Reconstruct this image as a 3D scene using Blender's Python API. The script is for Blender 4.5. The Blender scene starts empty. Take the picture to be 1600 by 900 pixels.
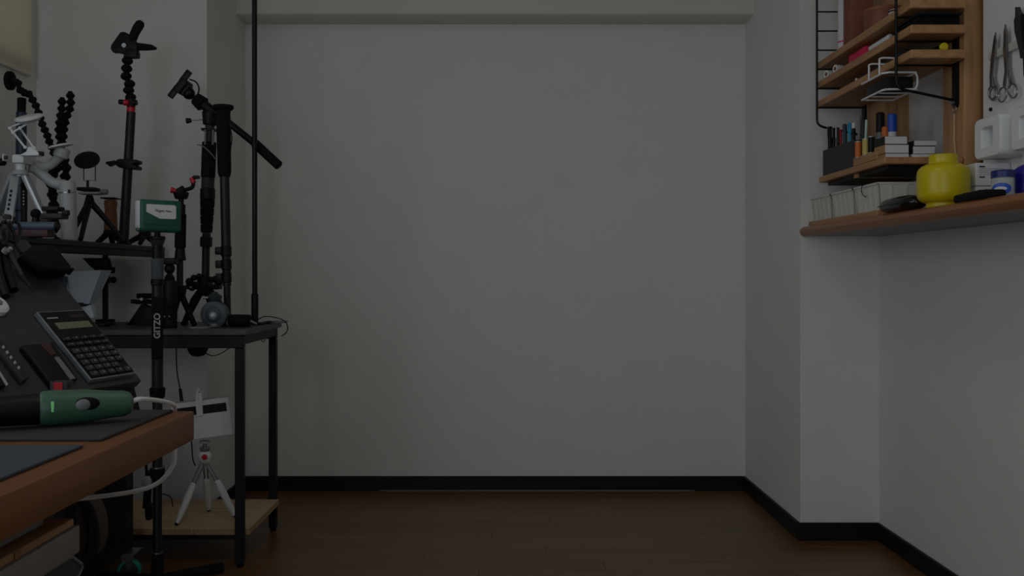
import bpy, bmesh, math, random
from mathutils import Vector as V, Matrix as M
random.seed(7)
SC = bpy.context.scene
COL = SC.collection

# ------------------------------------------------------------------ camera
F, CX, CY, CH = 1430.0, 790.0, 428.0, 0.862      # focal length in pixels, vanishing point, camera height (1600x900 frame)
cam_d = bpy.data.cameras.new('camera'); cam = bpy.data.objects.new('camera', cam_d); COL.objects.link(cam)
cam_d.sensor_width = 36; cam_d.lens = 36*F/1600
cam_d.shift_x = (800-CX)/1600; cam_d.shift_y = (CY-450)/1600
cam.location = (0, 0, CH); cam.rotation_euler = (math.pi/2, 0, 0); cam_d.clip_start = .02
SC.camera = cam
# ------------------------------------------------------------------ world, lights, exposure
SC.view_settings.view_transform = 'Standard'; SC.view_settings.look = 'None'
SC.view_settings.gamma = 1; SC.view_settings.use_curve_mapping = False
SC.view_settings.exposure = -1.56
w = bpy.data.worlds.new('daylight'); SC.world = w; w.use_nodes = True
w.node_tree.nodes['Background'].inputs[0].default_value = (.78, .82, .86, 1)
w.node_tree.nodes['Background'].inputs[1].default_value = 1.7
def area(name, loc, rot, sx, sy, power, col):
    d = bpy.data.lights.new(name, 'AREA'); d.shape = 'RECTANGLE'; d.size = sx; d.size_y = sy; d.energy = power; d.color = col
    o = bpy.data.objects.new(name, d); COL.objects.link(o); o.location = loc; o.rotation_euler = rot; return o
area('balcony_daylight', (-.85, -2.43, 1.1), (math.radians(90), 0, 0), 1.3, 1.95, 40, (.79, .93, 1))          # through the glazed balcony door behind the camera
area('window_daylight', (-1.70, .75, 1.4), (0, math.radians(-90), 0), 1.25, 1.75, 18, (.90, .95, 1))            # through the window in the left wall
area('ceiling_lamp_light', (0, 1.3, 2.315), (0, 0, 0), .5, .5, 6.5, (1, .88, .74)).data.shape = 'DISK'          # the ceiling lamp's diffuser

# ------------------------------------------------------------------ helpers
def P(px, py, Y):
    "photograph position at depth Y -> point of the room"
    return V(((px-CX)*Y/F, Y, CH+(CY-py)*Y/F))
def Q(px, py, X):
    "photograph position on the plane x = X -> point of the room"
    Y = X*F/(px-CX); return V((X, Y, CH+(CY-py)*Y/F))
def R(Y): return F/Y
def frame(z):
    z = z.normalized(); a = V((0, 0, 1)) if abs(z.z) < .9 else V((1, 0, 0))
    x = a.cross(z).normalized(); return x, z.cross(x), z
def spline(pts, k=6, closed=False):
    pts = [V(p) for p in pts]; n = len(pts); out = []
    rng = n if closed else n-1
    for i in range(rng):
        if closed: a, b, c, d = pts[(i-1) % n], pts[i], pts[(i+1) % n], pts[(i+2) % n]
        else: a, b, c, d = pts[max(i-1, 0)], pts[i], pts[i+1], pts[min(i+2, n-1)]
        for j in range(k):
            t = j/k
            out.append(.5*((2*b)+(c-a)*t+(2*a-5*b+4*c-d)*t*t+(3*b-3*c+d-a)*t**3))
    if not closed: out.append(pts[-1])
    return out
class MB:
    def __init__(s): s.bm = bmesh.new()
    def box(s, c, size, rot=None, bev=0, seg=2, taper=1):
        b = bmesh.new(); bmesh.ops.create_cube(b, size=1)
        for v in b.verts:
            k = taper if v.co.z < 0 else 1
            v.co = V((v.co.x*size[0]*k, v.co.y*size[1]*k, v.co.z*size[2]))
        if bev: bmesh.ops.bevel(b, geom=b.edges[:], offset=bev, segments=seg, profile=.5, affect='EDGES', clamp_overlap=True)
        s._add(b, c, rot); return s
    def _add(s, b, c=(0, 0, 0), rot=None):
        m = M.Translation(V(c))
        if rot is not None: m = m @ (rot.to_4x4() if isinstance(rot, M) else M.Rotation(rot, 4, 'Z'))
        b.transform(m); me = bpy.data.meshes.new('t'); b.to_mesh(me); b.free(); s.bm.from_mesh(me); bpy.data.meshes.remove(me)
    def rng(s, a, b): return s.box(((a[0]+b[0])/2, (a[1]+b[1])/2, (a[2]+b[2])/2), (abs(b[0]-a[0]), abs(b[1]-a[1]), abs(b[2]-a[2])))
    def rb(s, a, b, bev=.002, seg=2): return s.box(((a[0]+b[0])/2, (a[1]+b[1])/2, (a[2]+b[2])/2), (abs(b[0]-a[0]), abs(b[1]-a[1]), abs(b[2]-a[2])), None, bev, seg)
    def lathe(s, prof, p0, ax, n=20, sx=1, sy=1):
        x, y, z = frame(V(ax)); p0 = V(p0); rings = []
        for t, r in prof:
            r = max(r, 1e-5)
            rings.append([s.bm.verts.new(p0+z*t+x*(r*sx*math.cos(2*math.pi*i/n))+y*(r*sy*math.sin(2*math.pi*i/n))) for i in range(n)])
        for a, b in zip(rings, rings[1:]):
            for i in range(n): s.bm.faces.new((a[i], a[(i+1) % n], b[(i+1) % n], b[i]))
        s.bm.faces.new(rings[0][::-1]); s.bm.faces.new(rings[-1]); return s
    def cyl(s, p0, p1, r0, r1=None, n=16, bev=0):
        p0, p1 = V(p0), V(p1); L = (p1-p0).length; r1 = r0 if r1 is None else r1
        pr = [(0, r0), (L, r1)] if not bev else [(0, r0-bev), (bev, r0), (L-bev, r1), (L, r1-bev)]
        return s.lathe(pr, p0, p1-p0, n)
    def tube(s, pts, r, n=8, closed=False):
        pts = [V(p) for p in pts]; m = len(pts); rings = []; prev = None
        for i, p in enumerate(pts):
            if closed: t = pts[(i+1) % m]-pts[i-1]
            else: t = pts[min(i+1, m-1)]-pts[max(i-1, 0)]
            t.normalize()
            if prev is None: x = frame(t)[0]
            else:
                x = prev-t*prev.dot(t)
                x = x.normalized() if x.length > 1e-6 else frame(t)[0]
            prev = x; y = t.cross(x); rr = r[i] if isinstance(r, (list, tuple)) else r
            rings.append([s.bm.verts.new(p+x*(rr*math.cos(2*math.pi*k/n))+y*(rr*math.sin(2*math.pi*k/n))) for k in range(n)])
        prs = list(zip(rings, rings[1:]))
        if closed: prs.append((rings[-1], rings[0]))
        for a, b in prs:
            for k in range(n):
                try: s.bm.faces.new((a[k], a[(k+1) % n], b[(k+1) % n], b[k]))
                except ValueError: pass
        if not closed: s.bm.faces.new(rings[0][::-1]); s.bm.faces.new(rings[-1])
        return s
    def sph(s, c, r, sc=(1, 1, 1), n=14, rot=None):
        b = bmesh.new(); bmesh.ops.create_uvsphere(b, u_segments=n, v_segments=max(6, n//2+2), radius=1)
        for v in b.verts: v.co = V((v.co.x*r*sc[0], v.co.y*r*sc[1], v.co.z*r*sc[2]))
        s._add(b, c, rot); return s
    def prism(s, pts, vec, bev=0):
        b = bmesh.new(); vec = V(vec); lo = [b.verts.new(V(p)) for p in pts]; hi = [b.verts.new(V(p)+vec) for p in pts]; n = len(pts)
        b.faces.new(lo); b.faces.new(hi)
        for i in range(n): b.faces.new((lo[i], lo[(i+1) % n], hi[(i+1) % n], hi[i]))
        bmesh.ops.recalc_face_normals(b, faces=b.faces[:])
        if bev: bmesh.ops.bevel(b, geom=b.edges[:], offset=bev, segments=2, profile=.5, affect='EDGES', clamp_overlap=True)
        s._add(b); return s
    def build(s, name, mat, parent=None, ang=35):
        bmesh.ops.recalc_face_normals(s.bm, faces=s.bm.faces[:])
        me = bpy.data.meshes.new(name); s.bm.to_mesh(me); s.bm.free()
        o = bpy.data.objects.new(name, me); COL.objects.link(o)
        if parent is not None:
            o.parent = parent; q = parent; off = V((0, 0, 0))
            while q is not None: off += V(q.location); q = q.parent
        else:
            cs = [v.co for v in me.vertices]
            off = V(((min(c.x for c in cs)+max(c.x for c in cs))/2, (min(c.y for c in cs)+max(c.y for c in cs))/2, min(c.z for c in cs)))
            o.location = off
        me.transform(M.Translation(-off))
        me.polygons.foreach_set('use_smooth', [True]*len(me.polygons)); me.set_sharp_from_angle(angle=math.radians(ang))
        me.materials.append(mat); return o
def tag(o, label, cat, group=None):
    o['label'] = label; o['category'] = cat
    if group: o['group'] = group
    return o
def thing(name, label, cat, loc, group=None):
    o = bpy.data.objects.new(name, None); COL.objects.link(o); o.location = loc; o.empty_display_size = .03
    return tag(o, label, cat, group)
def struct(o): o['kind'] = 'structure'; return o
def lin(c): return tuple(((x/255+.055)/1.055)**2.4 if x/255 > .04045 else x/255/12.92 for x in c)
def mat(name, rgb, rough=.5, metal=0., var=.12, scale=40., bump=0., bscale=300., spec=.5, alpha=None, trans=0.):
    m = bpy.data.materials.new(name); m.use_nodes = True; nt = m.node_tree; b = nt.nodes['Principled BSDF']
    tc = nt.nodes.new('ShaderNodeTexCoord'); ns = nt.nodes.new('ShaderNodeTexNoise'); ns.inputs['Scale'].default_value = scale; ns.inputs['Detail'].default_value = 3
    nt.links.new(tc.outputs['Object'], ns.inputs['Vector'])
    rp = nt.nodes.new('ShaderNodeValToRGB'); c = lin(rgb)
    rp.color_ramp.elements[0].color = tuple(x*(1-var) for x in c)+(1,); rp.color_ramp.elements[1].color = tuple(min(1, x*(1+var)) for x in c)+(1,)
    rp.color_ramp.elements[0].position = .3; rp.color_ramp.elements[1].position = .7
    nt.links.new(ns.outputs['Fac'], rp.inputs[0]); nt.links.new(rp.outputs[0], b.inputs['Base Color'])
    b.inputs['Roughness'].default_value = rough; b.inputs['Metallic'].default_value = metal; b.inputs['Specular IOR Level'].default_value = spec
    if trans: b.inputs['Transmission Weight'].default_value = trans
    if bump:
        n2 = nt.nodes.new('ShaderNodeTexNoise'); n2.inputs['Scale'].default_value = bscale; n2.inputs['Detail'].default_value = 4
        nt.links.new(tc.outputs['Object'], n2.inputs['Vector'])
        bp = nt.nodes.new('ShaderNodeBump'); bp.inputs['Strength'].default_value = bump; bp.inputs['Distance'].default_value = .003
        nt.links.new(n2.outputs['Fac'], bp.inputs['Height']); nt.links.new(bp.outputs[0], b.inputs['Normal'])
    return m
def wood(name, c1, c2, axis='Y', rough=.45, k=1., knots=False, rnd=0.):
    m = bpy.data.materials.new(name); m.use_nodes = True; nt = m.node_tree; b = nt.nodes['Principled BSDF']; L = nt.links.new
    tc = nt.nodes.new('ShaderNodeTexCoord'); mp = nt.nodes.new('ShaderNodeMapping'); L(tc.outputs['Object'], mp.inputs[0])
    sc = {'X': (1.5, 30, 30), 'Y': (30, 1.5, 30), 'Z': (30, 30, 1.5)}[axis]
    mp.inputs['Scale'].default_value = tuple(x*k for x in sc)
    if rnd:
        oi = nt.nodes.new('ShaderNodeObjectInfo'); ml = nt.nodes.new('ShaderNodeVectorMath'); ml.operation = 'SCALE'; ml.inputs['Scale'].default_value = 60
        cb = nt.nodes.new('ShaderNodeCombineXYZ'); L(oi.outputs['Random'], cb.inputs[0]); L(oi.outputs['Random'], cb.inputs[1]); L(oi.outputs['Random'], cb.inputs[2])
        L(cb.outputs[0], ml.inputs[0]); L(ml.outputs[0], mp.inputs['Location'])
    ns = nt.nodes.new('ShaderNodeTexNoise'); ns.inputs['Scale'].default_value = 2.2; ns.inputs['Detail'].default_value = 5; ns.inputs['Distortion'].default_value = .6
    L(mp.outputs[0], ns.inputs['Vector'])
    rp = nt.nodes.new('ShaderNodeValToRGB'); rp.color_ramp.elements[0].position = .32; rp.color_ramp.elements[1].position = .68
    rp.color_ramp.elements[0].color = lin(c1)+(1,); rp.color_ramp.elements[1].color = lin(c2)+(1,)
    L(ns.outputs['Fac'], rp.inputs[0]); col = rp.outputs[0]
    if knots:
        vr = nt.nodes.new('ShaderNodeTexVoronoi'); vr.inputs['Scale'].default_value = 1
        mk = nt.nodes.new('ShaderNodeMapping'); mk.inputs['Scale'].default_value = (9, 9, 5); L(tc.outputs['Object'], mk.inputs[0]); L(mk.outputs[0], vr.inputs['Vector'])
        r2 = nt.nodes.new('ShaderNodeValToRGB'); r2.color_ramp.elements[0].position = .06; r2.color_ramp.elements[1].position = .11
        r2.color_ramp.elements[0].color = (.35, .3, .25, 1); r2.color_ramp.elements[1].color = (1, 1, 1, 1); L(vr.outputs['Distance'], r2.inputs[0])
        mx = nt.nodes.new('ShaderNodeMix'); mx.data_type = 'RGBA'; mx.blend_type = 'MULTIPLY'; mx.inputs[0].default_value = 1
        L(col, mx.inputs[6]); L(r2.outputs[0], mx.inputs[7]); col = mx.outputs[2]
    if rnd:
        hs = nt.nodes.new('ShaderNodeHueSaturation'); mr = nt.nodes.new('ShaderNodeMapRange'); mr.inputs[3].default_value = 1-rnd; mr.inputs[4].default_value = 1+rnd
        L(oi.outputs['Random'], mr.inputs[0]); L(mr.outputs[0], hs.inputs['Value']); L(col, hs.inputs['Color']); col = hs.outputs[0]
    L(col, b.inputs['Base Color']); b.inputs['Roughness'].default_value = rough
    bp = nt.nodes.new('ShaderNodeBump'); bp.inputs['Strength'].default_value = .12; bp.inputs['Distance'].default_value = .002
    L(ns.outputs['Fac'], bp.inputs['Height']); L(bp.outputs[0], b.inputs['Normal']); return m

m_wall = mat('wallpaper', (226, 225, 222), .85, var=.015, scale=6, bump=.55, bscale=260, spec=.25)
m_wallR = m_wall
m_ceil = mat('ceiling_paper', (228, 227, 223), .9, var=.01, bump=.3, bscale=200, spec=.2)
m_base = mat('dark_baseboard', (24, 21, 17), .5, var=.12, scale=20, spec=.25)
m_beam = mat('beam_paint', (214, 211, 204), .7, var=.01, spec=.3)
m_floor = wood('floor_wood', (94, 63, 36), (118, 83, 50), 'X', .36, 1., rnd=.09)
m_gap = mat('floor_gap', (60, 40, 26), .6)
m_shelfwood = wood('shelf_pine', (160, 114, 72), (186, 142, 96), 'Y', .5, .8)
m_post = wood('post_pine', (166, 122, 80), (192, 148, 102), 'Z', .5, .8)
m_counter = wood('counter_wood', (134, 82, 44), (156, 100, 58), 'Y', .35, .7)
m_desk = wood('desk_wood', (108, 66, 28), (128, 81, 38), 'Y', .5, .6)
m_ply = wood('particle_board', (178, 152, 116), (206, 180, 142), 'X', .6, .8)
m_plyedge = mat('chipboard_edge', (168, 140, 102), .8, var=.35, scale=160)
m_black = mat('black_plastic', (15, 15, 16), .5, var=.15, spec=.28)
m_blackm = mat('black_metal', (15, 15, 16), .4, metal=.15, var=.1, spec=.3)
m_rubber = mat('black_rubber', (14, 14, 15), .8, var=.1, spec=.22, bump=.2, bscale=500)
m_carbon = mat('dark_carbon_tube', (26, 28, 30), .4, var=.12, scale=120, spec=.35)
m_dkgrey = mat('dark_grey', (48, 50, 53), .55, var=.1, spec=.3)
m_grey = mat('mid_grey', (120, 122, 124), .5, var=.08)
m_ltgrey = mat('light_grey_plastic', (168, 170, 172), .45, var=.05)
m_white = mat('white_plastic', (226, 228, 230), .4, var=.02)
m_offw = mat('offwhite_plastic', (206, 206, 200), .5, var=.03)
m_card = mat('white_card', (222, 222, 226), .7, var=.03)
m_steel = mat('steel', (150, 150, 152), .3, metal=.9, var=.08)
m_silver = mat('satin_silver', (185, 190, 196), .35, metal=.5, var=.06)
m_navy = mat('navy_paint', (42, 56, 78), .45, var=.08)
m_navym = mat('navy_black_steel', (19, 22, 29), .5, metal=.1, spec=.3)
m_red = mat('red_anodised', (190, 24, 40), .4, var=.05)
m_brown = mat('brown_leather', (126, 72, 52), .6, var=.14, bump=.2, bscale=150)
m_brown2 = mat('brown_grip', (136, 84, 56), .6, var=.12)
m_pink = mat('pink_card', (214, 30, 84), .6, var=.04)
m_yellow = mat('yellow_plastic', (206, 188, 6), .35, var=.03)
m_green = mat('green_case', (18, 88, 70), .45, var=.06)
m_teal = mat('teal_rubber', (20, 150, 128), .5, var=.06)
m_gpen = mat('green_glue_pen', (60, 98, 76), .45, var=.05)
m_slate = mat('slate_board', (60, 61, 64), .8, var=.1, scale=25, bump=.2)
m_tabtop = mat('charcoal_board', (72, 75, 80), .5, var=.15, scale=30)
m_mat = mat('dark_desk_mat', (48, 46, 46), .8, var=.08, bump=.2)
m_matb = mat('blue_grey_mat', (54, 62, 72), .75, var=.1, bump=.2)
m_blue = mat('blue_plastic', (32, 84, 196), .4, var=.05)
m_cyan = mat('cyan_plastic', (24, 140, 184), .4, var=.05)
m_orange = mat('orange_plastic', (214, 112, 44), .5, var=.05)
m_cream = mat('cream_fabric', (232, 224, 206), .85, var=.02, bump=.2, bscale=400)
m_blind = mat('blind_fabric', (236, 228, 210), .9, var=.02, bump=.2, bscale=400)
nt = m_blind.node_tree; tr_ = nt.nodes.new('ShaderNodeBsdfTranslucent'); tr_.inputs[0].default_value = (.86, .8, .68, 1); mx_ = nt.nodes.new('ShaderNodeMixShader'); mx_.inputs[0].default_value = .35
nt.links.new(nt.nodes['Principled BSDF'].outputs[0], mx_.inputs[1]); nt.links.new(tr_.outputs[0], mx_.inputs[2]); nt.links.new(mx_.outputs[0], nt.nodes['Material Output'].inputs[0])
m_pale = mat('pale_yellow', (206, 186, 104), .5, var=.05)
m_mint = mat('pale_green_plastic', (190, 214, 196), .45, var=.03)
m_indigo = mat('indigo_plastic', (36, 28, 140), .25, var=.05)
m_dblue = mat('dark_blue_lid', (30, 40, 110), .4, var=.05)
m_jelly = mat('cloudy_plastic', (170, 178, 176), .3, var=.03)
m_lcd = mat('calculator_display', (120, 122, 98), .3, var=.03)
m_key = mat('calculator_keys', (50, 50, 54), .5, var=.08)
m_glossw = mat('pearly_white', (214, 210, 222), .25, var=.08, scale=8)
m_shade = mat('white_translucent_plastic', (222, 234, 246), .5, var=.02)
m_glass = mat('window_glass', (240, 245, 250), .02, var=.0, trans=1.)
m_rim = mat('light_rim', (130, 130, 128), .5)
m_under = mat('counter_underside', (150, 148, 146), .7, var=.04)
m_cord = mat('pale_cord', (206, 190, 160), .8)
m_dkbrown = mat('dark_brown_canvas', (62, 46, 36), .8, var=.12)
m_drawer_shade = mat('shaded_white_laminate', (140, 134, 126), .6, var=.05)  # drawer white, darkened in its colour for the desk's shade
m_slateb = mat('slate_blue', (74, 88, 104), .5, var=.08)
m_leaf = mat('sheet_metal_grey', (142, 146, 152), .4, metal=.4)

# ------------------------------------------------------------------ room shell
XL, XR, AL, AR = -1.63, 1.21, -1.038, .955
YB, YPR, YPL, YF, ZC = 3.648, 2.967, 3.18, -2.4, 2.4
fl = struct(MB().rng((XL-.1, YF-.1, -.06), (XR+.1, YB+.1, -.012)).build('floor', m_gap))
pw, pl = .0758, .909
pm = {}
def plank(x0, x1, y0, y1):
    key = (round(x1-x0, 4), round(y1-y0, 4))
    if key not in pm:
        b = bmesh.new(); bmesh.ops.create_cube(b, size=1)
        for v in b.verts: v.co = V((v.co.x*(key[0]-.0008), v.co.y*(key[1]-.0010), v.co.z*.012))
        top = [e for e in b.edges if all(v.co.z > 0 for v in e.verts)]
        bmesh.ops.bevel(b, geom=top, offset=.0007, segments=1, affect='EDGES')
        me = bpy.data.meshes.new('plank'); b.to_mesh(me); b.free(); me.materials.append(m_floor); pm[key] = me
    o = bpy.data.objects.new('plank', pm[key]); COL.objects.link(o); o.parent = fl
    o.location = V(((x0+x1)/2, (y0+y1)/2, -.006))-V(fl.location)
y = YB; i = 0
while y > 1.75:
    x = XL-(i*.37 % pl)
    while x < XR:
        a, b_ = max(x, XL), min(x+pl, XR)
        if b_-a > .03: plank(a, b_, y-pw, y)
        x += pl
    y -= pw; i += 1
rest = MB(); yy = y
while yy > YF:
    rest.rng((XL, max(yy-pw, YF)+.0005, -.012), (XR, yy-.0005, 0)); yy -= pw
o = rest.build('plank_rows', m_floor, fl); o['kind'] = 'stuff'
struct(MB().rng((XL-.1, YF-.1, ZC), (XR+.1, YB+.1, ZC+.06)).build('ceiling', m_ceil))
struct(MB().rng((AL-.2, YB, 0), (AR+.2, YB+.1, ZC)).build('wall_back', m_wall))
struct(MB().rng((XL-.1, YPL, 0), (AL, YB, ZC)).build('wall_pillar_left', m_wall))
struct(MB().rng((AR, YPR, 0), (XR+.1, YB, ZC)).build('wall_pillar_right', m_wall))
struct(MB().rng((XR, YF, 0), (XR+.1, YPR, ZC)).build('wall_right', m_wall))
wy0, wy1, wz0, wz1 = 2.05, 3.115, 1.56, 2.15
vy0, vy1, vz0, vz1 = -.15, 1.65, .75, 2.05
wl = MB()
for ya, yb, za, zb in ((YF, vy0, 0, ZC), (vy1, wy0, 0, ZC), (wy1, YPL, 0, ZC), (vy0, vy1, 0, vz0), (vy0, vy1, vz1, ZC), (wy0, wy1, 0, wz0), (wy0, wy1, wz1, ZC)):
    wl.rng((XL-.1, ya, za), (XL, yb, zb))
struct(wl.build('wall_left', m_wall))
for nm, y0, y1, z0, z1, mid in (('window_1', vy0, vy1, vz0, vz1, True), ('window_2', wy0, wy1, wz0, wz1, False)):
    fr = MB().rng((XL-.05, y0, z0), (XL-.01, y1, z0+.03)).rng((XL-.05, y0, z1-.03), (XL-.01, y1, z1)).rng((XL-.05, y0, z0), (XL-.01, y0+.03, z1))
    if mid: fr.rng((XL-.05, y1-.03, z0), (XL-.01, y1, z1)).rng((XL-.05, (y0+y1)/2-.02, z0), (XL-.01, (y0+y1)/2+.02, z1))
    struct(fr.build(nm, m_leaf))
dx0, dx1, dz1 = -1.5, -.2, 2.1
wr = MB().rng((XL-.1, YF-.1, 0), (dx0, YF, ZC)).rng((dx1, YF-.1, 0), (XR+.1, YF, ZC)).rng((dx0, YF-.1, dz1), (dx1, YF, ZC))
struct(wr.build('wall_rear', m_wall))
fr = MB()
for a, b_ in (((dx0, 0), (dx1, .05)), ((dx0, dz1-.05), (dx1, dz1)), ((dx0, 0), (dx0+.05, dz1)), ((dx1-.05, 0), (dx1, dz1)), (((dx0+dx1)/2-.025, 0), ((dx0+dx1)/2+.025, dz1))):
    fr.rng((a[0], YF-.03, a[1]), (b_[0], YF-.0, b_[1]))
struct(fr.build('door_1', m_leaf))
# beam over the alcove, its lower edge chamfered
bp_ = [V((AL, 3.518, ZC)), V((AL, 3.518, 1.884)), V((AL, 3.524, 1.865)), V((AL, 3.536, 1.857)), V((AL, YB, 1.857)), V((AL, YB, ZC))]
struct(MB().prism(bp_, (AR-AL, 0, 0)).build('trim_1', m_beam))
bh, bt = .057, .010
def bb(name, a, b): struct(MB().rb(a, b, .002, 1).build(name, m_base))
bb('baseboard_back', (AL+bt, YB-bt, 0), (AR-bt, YB, bh))
bb('baseboard_alcove_left', (AL, YPL, 0), (AL+bt, YB, bh))
bb('baseboard_alcove_right', (AR-bt, YPR, 0), (AR, YB, bh))
bb('baseboard_pillar_left', (XL, YPL-bt, 0), (AL+bt, YPL, bh))
bb('baseboard_pillar_right', (AR-bt, YPR-bt, 0), (XR, YPR, bh))
bb('baseboard_right', (XR-bt, YF, 0), (XR, YPR-bt, bh))
bb('baseboard_left', (XL, YF, 0), (XL+bt, YPL-bt, bh))
struct(MB().rng((-.5, YB-bt-.004, 0), (.75, YB-bt, .003)).build('trim_2', m_grey))
cl = thing('ceiling_lamp', 'flat round white ceiling lamp over the middle of the room', 'lamp', (0, 1.3, 2.32))
MB().lathe([(0, .28), (.03, .28), (.06, .22), (.08, .22)], (0, 1.3, 2.32), (0, 0, 1), 40).build('housing', m_white, cl)
rb_ = thing('roller_blind', 'cream roller blind hanging on the wall beside the tall clamp arm', 'blind', (XL+.01, 2.6, 1.53))
MB().rng((XL+.008, 2.0, 1.545), (XL+.014, 3.12, 2.25)).build('fabric', m_blind, rb_)
MB().rb((XL+.005, 2.0, 1.535), (XL+.017, 3.12, 1.55), .003).build('bottom_bar', m_cream, rb_)
MB().cyl((XL+.03, 1.98, 2.27), (XL+.03, 3.14, 2.27), .025).build('roller', m_white, rb_)

#---RIGHT---
# ------------------------------------------------------------------ counter on the right wall
cn = thing('counter', 'orange brown wooden wall counter with a rounded front edge', 'counter', (1.1, 1.8, .983))
ct = [V((XR, .6, .992)), V((XR, .6, 1.014)), V((.966, .6, 1.014)), V((.957, .6, 1.009)), V((.952, .6, .9985)), V((.957, .6, .988)), V((.964, .6, .983)), V((.974, .6, .983)), V((.974, .6, .992))]
MB().prism(ct, (0, YPR-.6-.001, 0)).build('wooden_top', m_counter, cn)
MB().rng((.9745, .6, .984), (XR, YPR-.001, .9918)).build('underside', m_under, cn)
ZT = 1.014
# two pine posts and the white tool panel
tag(MB().rb((1.125, 2.735, ZT), (1.167, 2.848, ZC), .003).rng((1.167, 2.745, ZT), (XR, 2.838, ZC)).build('wall_post', m_post), 'pine wall post behind the pens, at the shelf end by the pillar', 'post')
tag(MB().rb((1.125, 2.246, ZT), (1.167, 2.356, ZC), .003).rng((1.167, 2.256, ZT), (XR, 2.346, ZC)).build('wall_post', m_post), 'wide pine wall post beside the hanging scissors', 'post')
tp = thing('white_pinboard', 'white wall panel the scissors and white pockets hang on', 'panel', (1.19, 1.8, ZT))
MB().rng((1.165, 1.0, ZT+.001), (XR, 2.232, ZC)).build('board', m_white, tp)
MB().rb((1.155, 1.0, 1.372), (1.165, 2.19, 1.392), .002).build('magnet_strip', m_offw, tp)
for px, py in ((1549, 171), (1570, 181)):
    c = Q(px, py, 1.164); MB().cyl(c, c+V((-.004, 0, 0)), .0045, n=10).build('screw', m_blackm, tp)

# ladder shelf unit
su = thing('ladder_shelf', 'three-tier pine shelf held between two black wire ladders', 'shelf', (1.05, 2.55, 1.28))
for Y in (2.28, 2.86):
    o = MB().tube([(.973, Y, 2.05), (.973, Y, 1.36)]+spline([(.973, Y, 1.36), (.975, Y, 1.335), (.99, Y, 1.322), (1.03, Y, 1.313), (1.115, Y, 1.295)], 5), .0036).build('side_ladder', m_blackm, su)
    for k in range(11):
        z = 1.381+.06*k; MB().cyl((.973, Y, z), (1.118, Y, z), .0026, n=8).build('rung', m_blackm, o)
    MB().prism([V((1.117, Y-.011, 2.05)), V((1.117, Y-.011, 1.285)), V((1.117, Y-.006, 1.276)), V((1.117, Y+.006, 1.276)), V((1.117, Y+.011, 1.285)), V((1.117, Y+.011, 2.05))], (.008, 0, 0)).build('wall_bar', m_blackm, su)
    MB().cyl((1.117, Y, 1.288), (1.108, Y, 1.288), .005, n=10).build('bolt', m_steel, su)
SH = (1.384, 1.444, 1.505)
for z in SH: MB().rb((.98, 2.212, z), (1.113, 2.877, z+.021), .002, 1).build('shelf_board', m_shelfwood, su)
S1, S2, S3 = [z+.021 for z in SH]

# things on the ladder shelf
t = thing('bottle', 'tall pearly white cylindrical bottle on the top ladder shelf', 'bottle', (1.018, 2.75, S3))
MB().lathe([(0, .017), (.002, .019), (.035, .019), (.2, .019), (.215, .014), (.225, .009)], (1.018, 2.75, S3), (0, 0, 1)).build('body', m_glossw, t)
MB().lathe([(0, .0193), (.004, .0193)], (1.018, 2.75, S3+.03), (0, 0, 1)).build('stripe', m_pink, t)
MB().cyl((1.018, 2.75, S3+.225), (1.018, 2.75, S3+.25), .01).build('cap', m_white, t)
t = thing('leather_case', 'upright brown leather case behind the pearly bottle', 'case', (1.03, 2.68, S3))
MB().rb((1.0, 2.655, S3), (1.07, 2.705, S3+.22), .006).build('body', m_brown, t)
MB().rb((.9985, 2.700, S3), (1.07, 2.7065, S3+.22), .001).build('seam', m_brown2, t)
t = thing('leather_cup', 'round brown leather cup on the top ladder shelf', 'cup', (1.045, 2.53, S3))
MB().lathe([(0, .050), (.003, .052), (.064, .052), (.066, .051), (.066, .048), (.01, .047), (.008, 0)], (1.045, 2.53, S3), (0, 0, 1), 32).build('body', m_brown, t)
MB().lathe([(0, .0525), (.004, .0528), (.008, .0525)], (1.045, 2.53, S3+.058), (0, 0, 1), 32).build('rim', m_brown2, t)
MB().cyl((1.045, 2.53, S3+.009), (1.045, 2.53, S3+.075), .02).build('camera_part', m_black, t)
t = thing('white_pot', 'small white pot beside the round leather cup', 'pot', (1.03, 2.41, S3))
MB().lathe([(0, .018), (.028, .021), (.03, .02), (.03, .017), (.006, .015)], (1.03, 2.41, S3), (0, 0, 1)).build('body', m_offw, t)
MB().lathe([(0, .0215), (.004, .0215)], (1.03, 2.41, S3+.024), (0, 0, 1)).build('rim', m_black, t)
for nm, px, py, X, g in (('tape_roll', 1297, 113, 1.0, 'white tape roll lying at the pillar end of the middle shelf'), ('tape_roll', 1311, 104, 1.0, 'white tape roll lying beside the pink box')):
    c = Q(px, py, X); c.z = S2+.0125
    t = thing(nm, g, 'tape', (c.x, c.y, S2), 'tape rolls on the middle shelf')
    MB().lathe([(0, .006), (0, .012), (.022, .012), (.022, .006), (.0, .006)], (c.x-.012, c.y, c.z), V((1, .25, 0)), 20).build('roll', m_white, t)
    MB().lathe([(-.0005, .0035), (-.0005, .0062), (.0225, .0062), (.0225, .0035)], (c.x-.012, c.y, c.z), V((1, .25, 0)), 16).build('core', m_brown, t)
tag(MB().rb((.998, 2.54, S2), (1.06, 2.665, S2+.031), .003).build('pink_box', m_pink), 'bright pink little box on the middle shelf', 'box')
t = thing('stick_case', 'white rounded stick case next to the pink box', 'case', (1.01, 2.46, S2))
MB().cyl((1.010, 2.40, S2+.019), (1.010, 2.53, S2+.019), .0085, bev=.003).build('body', m_white, t)
MB().rb((.999, 2.405, S2), (1.023, 2.53, S2+.0105), .002).build('tray', m_mint, t)
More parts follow.
